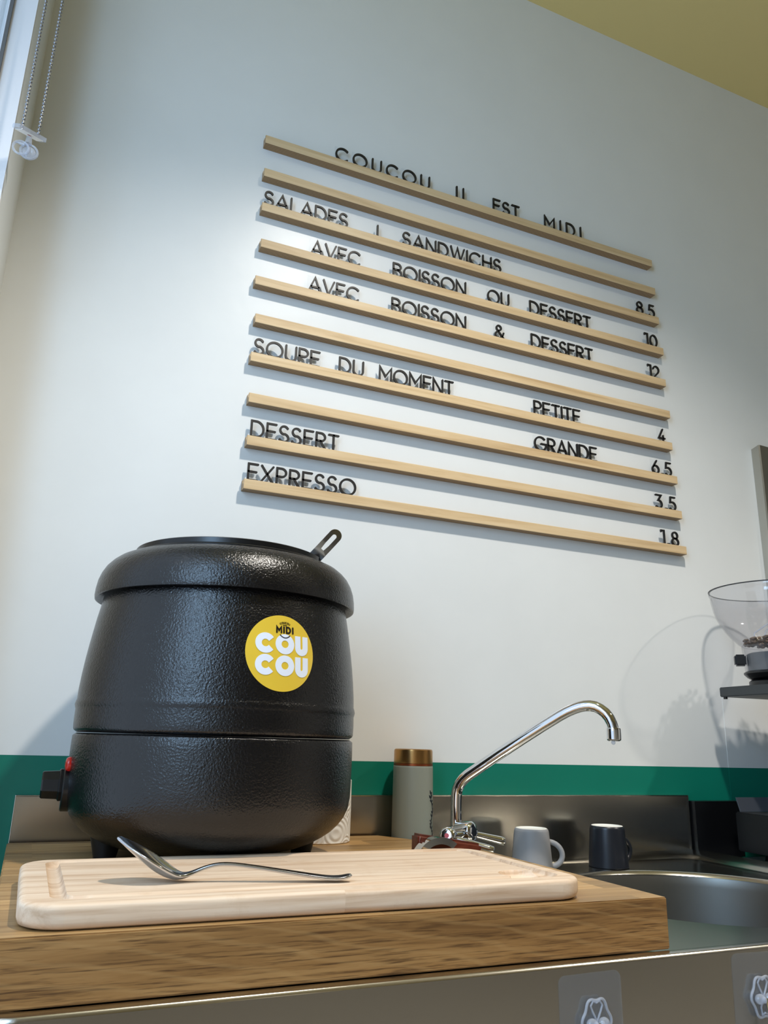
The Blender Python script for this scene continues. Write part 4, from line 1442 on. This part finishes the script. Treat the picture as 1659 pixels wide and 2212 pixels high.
# ================================================================== CLEAR STICK-ON HOOKS on the steel front
def hook(x0, x1, zt, fx, fz, label, wire=True, rotz=0.0):
    t = thing('adhesive_hook', label, 'hook', ((x0 + x1) / 2, SY0, zt - 0.07), 'clear stick-on hooks on the sink front')
    yf = SY0 - 0.0001
    poly = rrect(x0, x1, zt - (x1 - x0) * 1.05, zt, 0.0065, 5)
    poly = [((x0 + x1) / 2 + (q[0] - (x0 + x1) / 2) * math.cos(rotz) - (q[1] - zt) * math.sin(rotz), zt + (q[0] - (x0 + x1) / 2) * math.sin(rotz) + (q[1] - zt) * math.cos(rotz)) for q in poly]
    mb = MB().prism(poly, lambda u, v: (u, yf, v), lambda u, v: (u, yf - 0.0009, v))
    obj('clear_sheet', mb, 'clear_sheet', t, smooth=False)
    # flower outline of six lobes
    mb = MB()
    out = []
    for k in range(72):
        a = 2 * PI * k / 72
        q = 0.0158 + 0.0012 * math.cos(6 * (a - PI / 6 - PI / 6))
        out.append((fx + q * math.cos(a) * 0.92, yf - 0.0042, fz + q * math.sin(a) * 1.12))
    mb.tube(out, 0.0012, 8, closed=True)
    for s in (-1, 1):
        mb.tube([(fx, yf - 0.0045, fz), (fx + s * 0.0042, yf - 0.0045, fz + 0.0078), (fx + s * 0.0062, yf - 0.0045, fz + 0.0125), (fx + s * 0.0036, yf - 0.0045, fz + 0.0160), (fx, yf - 0.0045, fz + 0.0146)], 0.0009, 8)
        mb.tube([(fx, yf - 0.0045, fz - 0.001), (fx + s * 0.0045, yf - 0.0045, fz - 0.0085), (fx + s * 0.0035, yf - 0.0045, fz - 0.0150), (fx, yf - 0.0045, fz - 0.0135)], 0.0009, 8)
    obj('flower_rim', mb, 'clear_plastic', t)
    mb = MB().prism([(fx + (0.0150 + 0.0011 * math.cos(6 * (2 * PI * k / 48 - PI / 3))) * math.cos(2 * PI * k / 48) * 0.92, fz + (0.0150 + 0.0011 * math.cos(6 * (2 * PI * k / 48 - PI / 3))) * math.sin(2 * PI * k / 48) * 1.12) for k in range(48)], lambda u, v: (u, yf - 0.0010, v), lambda u, v: (u, yf - 0.0034, v))
    obj('flower_plate', mb, 'clear_sheet', t, smooth=False)
    mb = MB()
    for s in (-1, 1):
        mb.ball((fx + s * 0.0062, yf - 0.0058, fz - 0.0012), 0.0056, 0.0040, 0.0046)
        mb.ball((fx + s * 0.0034, yf - 0.0080, fz - 0.0016), 0.0026, 0.0026, 0.0030)
    obj('boss', mb, 'clear_plastic', t)
    mb = MB().tube([(fx + 0.0006, yf - 0.0075, fz - 0.0005), (fx + 0.0008, yf - 0.0082, fz - 0.012), (fx + 0.001, yf - 0.0085, fz - 0.026), (fx + 0.001, yf - 0.0100, fz - 0.032), (fx + 0.001, yf - 0.0150, fz - 0.036), (fx + 0.001, yf - 0.0205, fz - 0.034), (fx + 0.001, yf - 0.0225, fz - 0.029)], 0.0011, 10)
    obj('wire_hook', mb, 'brass_wire', t)
    return t


hook(0.4525, 0.5190, -0.1915, 0.4885, -0.2285, 'clear flower-shaped stick-on hook on steel front below the oak slab end', rotz=R(0.8))
hook(0.6540, 0.7200, -0.1885, 0.6865, -0.2262, 'clear flower-shaped stick-on hook on steel front at the right edge', rotz=R(-1.2))

# ================================================================== BLIND CHAIN at the window
bc = thing('blind_chain', 'steel bead chain loop of a window blind with clear plastic joiner', 'blind chain', (-0.108, 1.0, 0.73))
for sx in (-0.1180, -0.0975):
    mb = MB()
    z = 0.776 if sx < -0.11 else 0.779
    bm0 = bmesh.new(); bmesh.ops.create_uvsphere(bm0, u_segments=10, v_segments=7, radius=0.0023)
    bm0.verts.index_update()
    bv = [q.co.copy() for q in bm0.verts]; bf = [[q.index for q in fc.verts] for fc in bm0.faces]; bm0.free()
    while z < CEIL - 0.045:
        mb.add([(sx + q.x, 1.0 + q.y, z + q.z) for q in bv], bf)
        z += 0.0062
    mb.tube([(sx, 1.0, 0.776), (sx, 1.0, CEIL - 0.045)], 0.0008, 6)
    obj('bead_strand', mb, 'bead_steel', bc, ang=80)
obj('roller_bracket', MB().box(-0.1305, -0.085, 0.985, 1.015, CEIL - 0.046, CEIL, 0.003), 'white_frame', bc)
e1 = Vector((0.0277, 0.022, 0.0075)); e2 = Vector((0.0105, -0.011, -0.00575))
e1n, e2n = e1.normalized(), e2.normalized()
e3 = e1n.cross(e2n).normalized()
if e3.z > 0:
    e3 = -e3
c0 = Vector((-0.1080, 1.0, 0.7725))


def plate(l, wd, t0, t1, rad=0.002):
    poly = rrect(-l / 2, l / 2, -wd / 2, wd / 2, rad, 4)
    return MB().prism(poly, lambda u, v: tuple(c0 + e1n * u + e2n * v + e3 * t0), lambda u, v: tuple(c0 + e1n * u + e2n * v + e3 * t1))


obj('joiner', plate(0.043, 0.0155, -0.0005, -0.0055), 'clear_plastic', bc)
lb = obj('label', plate(0.034, 0.0145, -0.0003, 0.0003, 0.0005), 'white_label', bc, smooth=False)
lb['label'] = 'white label with a small red mark'
poly = [(-0.0035, 0.0006), (-0.0010, 0.0020), (0.0018, 0.0016), (0.0035, -0.0004), (0.0008, -0.0014), (-0.0014, -0.0010)]
obj('red_mark', MB().prism(poly, lambda u, v: tuple(c0 + e1n * u + e2n * v + e3 * 0.0002), lambda u, v: tuple(c0 + e1n * u + e2n * v + e3 * 0.0005)), 'red_dot', lb, smooth=False)
mb = MB()
cc = Vector((-0.1095, 1.0, 0.7480))
for dx, rr in ((-0.0055, 0.0095), (0.0045, 0.0105)):
    mb.tube([cc + Vector((dx + rr * math.cos(2 * PI * k / 28), 0.002 * (1 if dx > 0 else -1), rr * math.sin(2 * PI * k / 28) * 1.05)) for k in range(28)], 0.0016, 10, closed=True)
mb.ball(cc + Vector((0.0045, 0.002, -0.001)), 0.0088, 0.0030, 0.0092)
mb.tube([cc + Vector((0.002, 0, 0.010)), Vector((-0.1075, 1.0, 0.7690))], [0.0045, 0.0035], 12)
mb.tube([cc + Vector((-0.0130, -0.002, 0.0070)), cc + Vector((-0.002, -0.001, 0.0062))], [0.0008, 0.0026], 10)
obj('clip_ring', mb, 'clear_plastic', bc, ang=60)
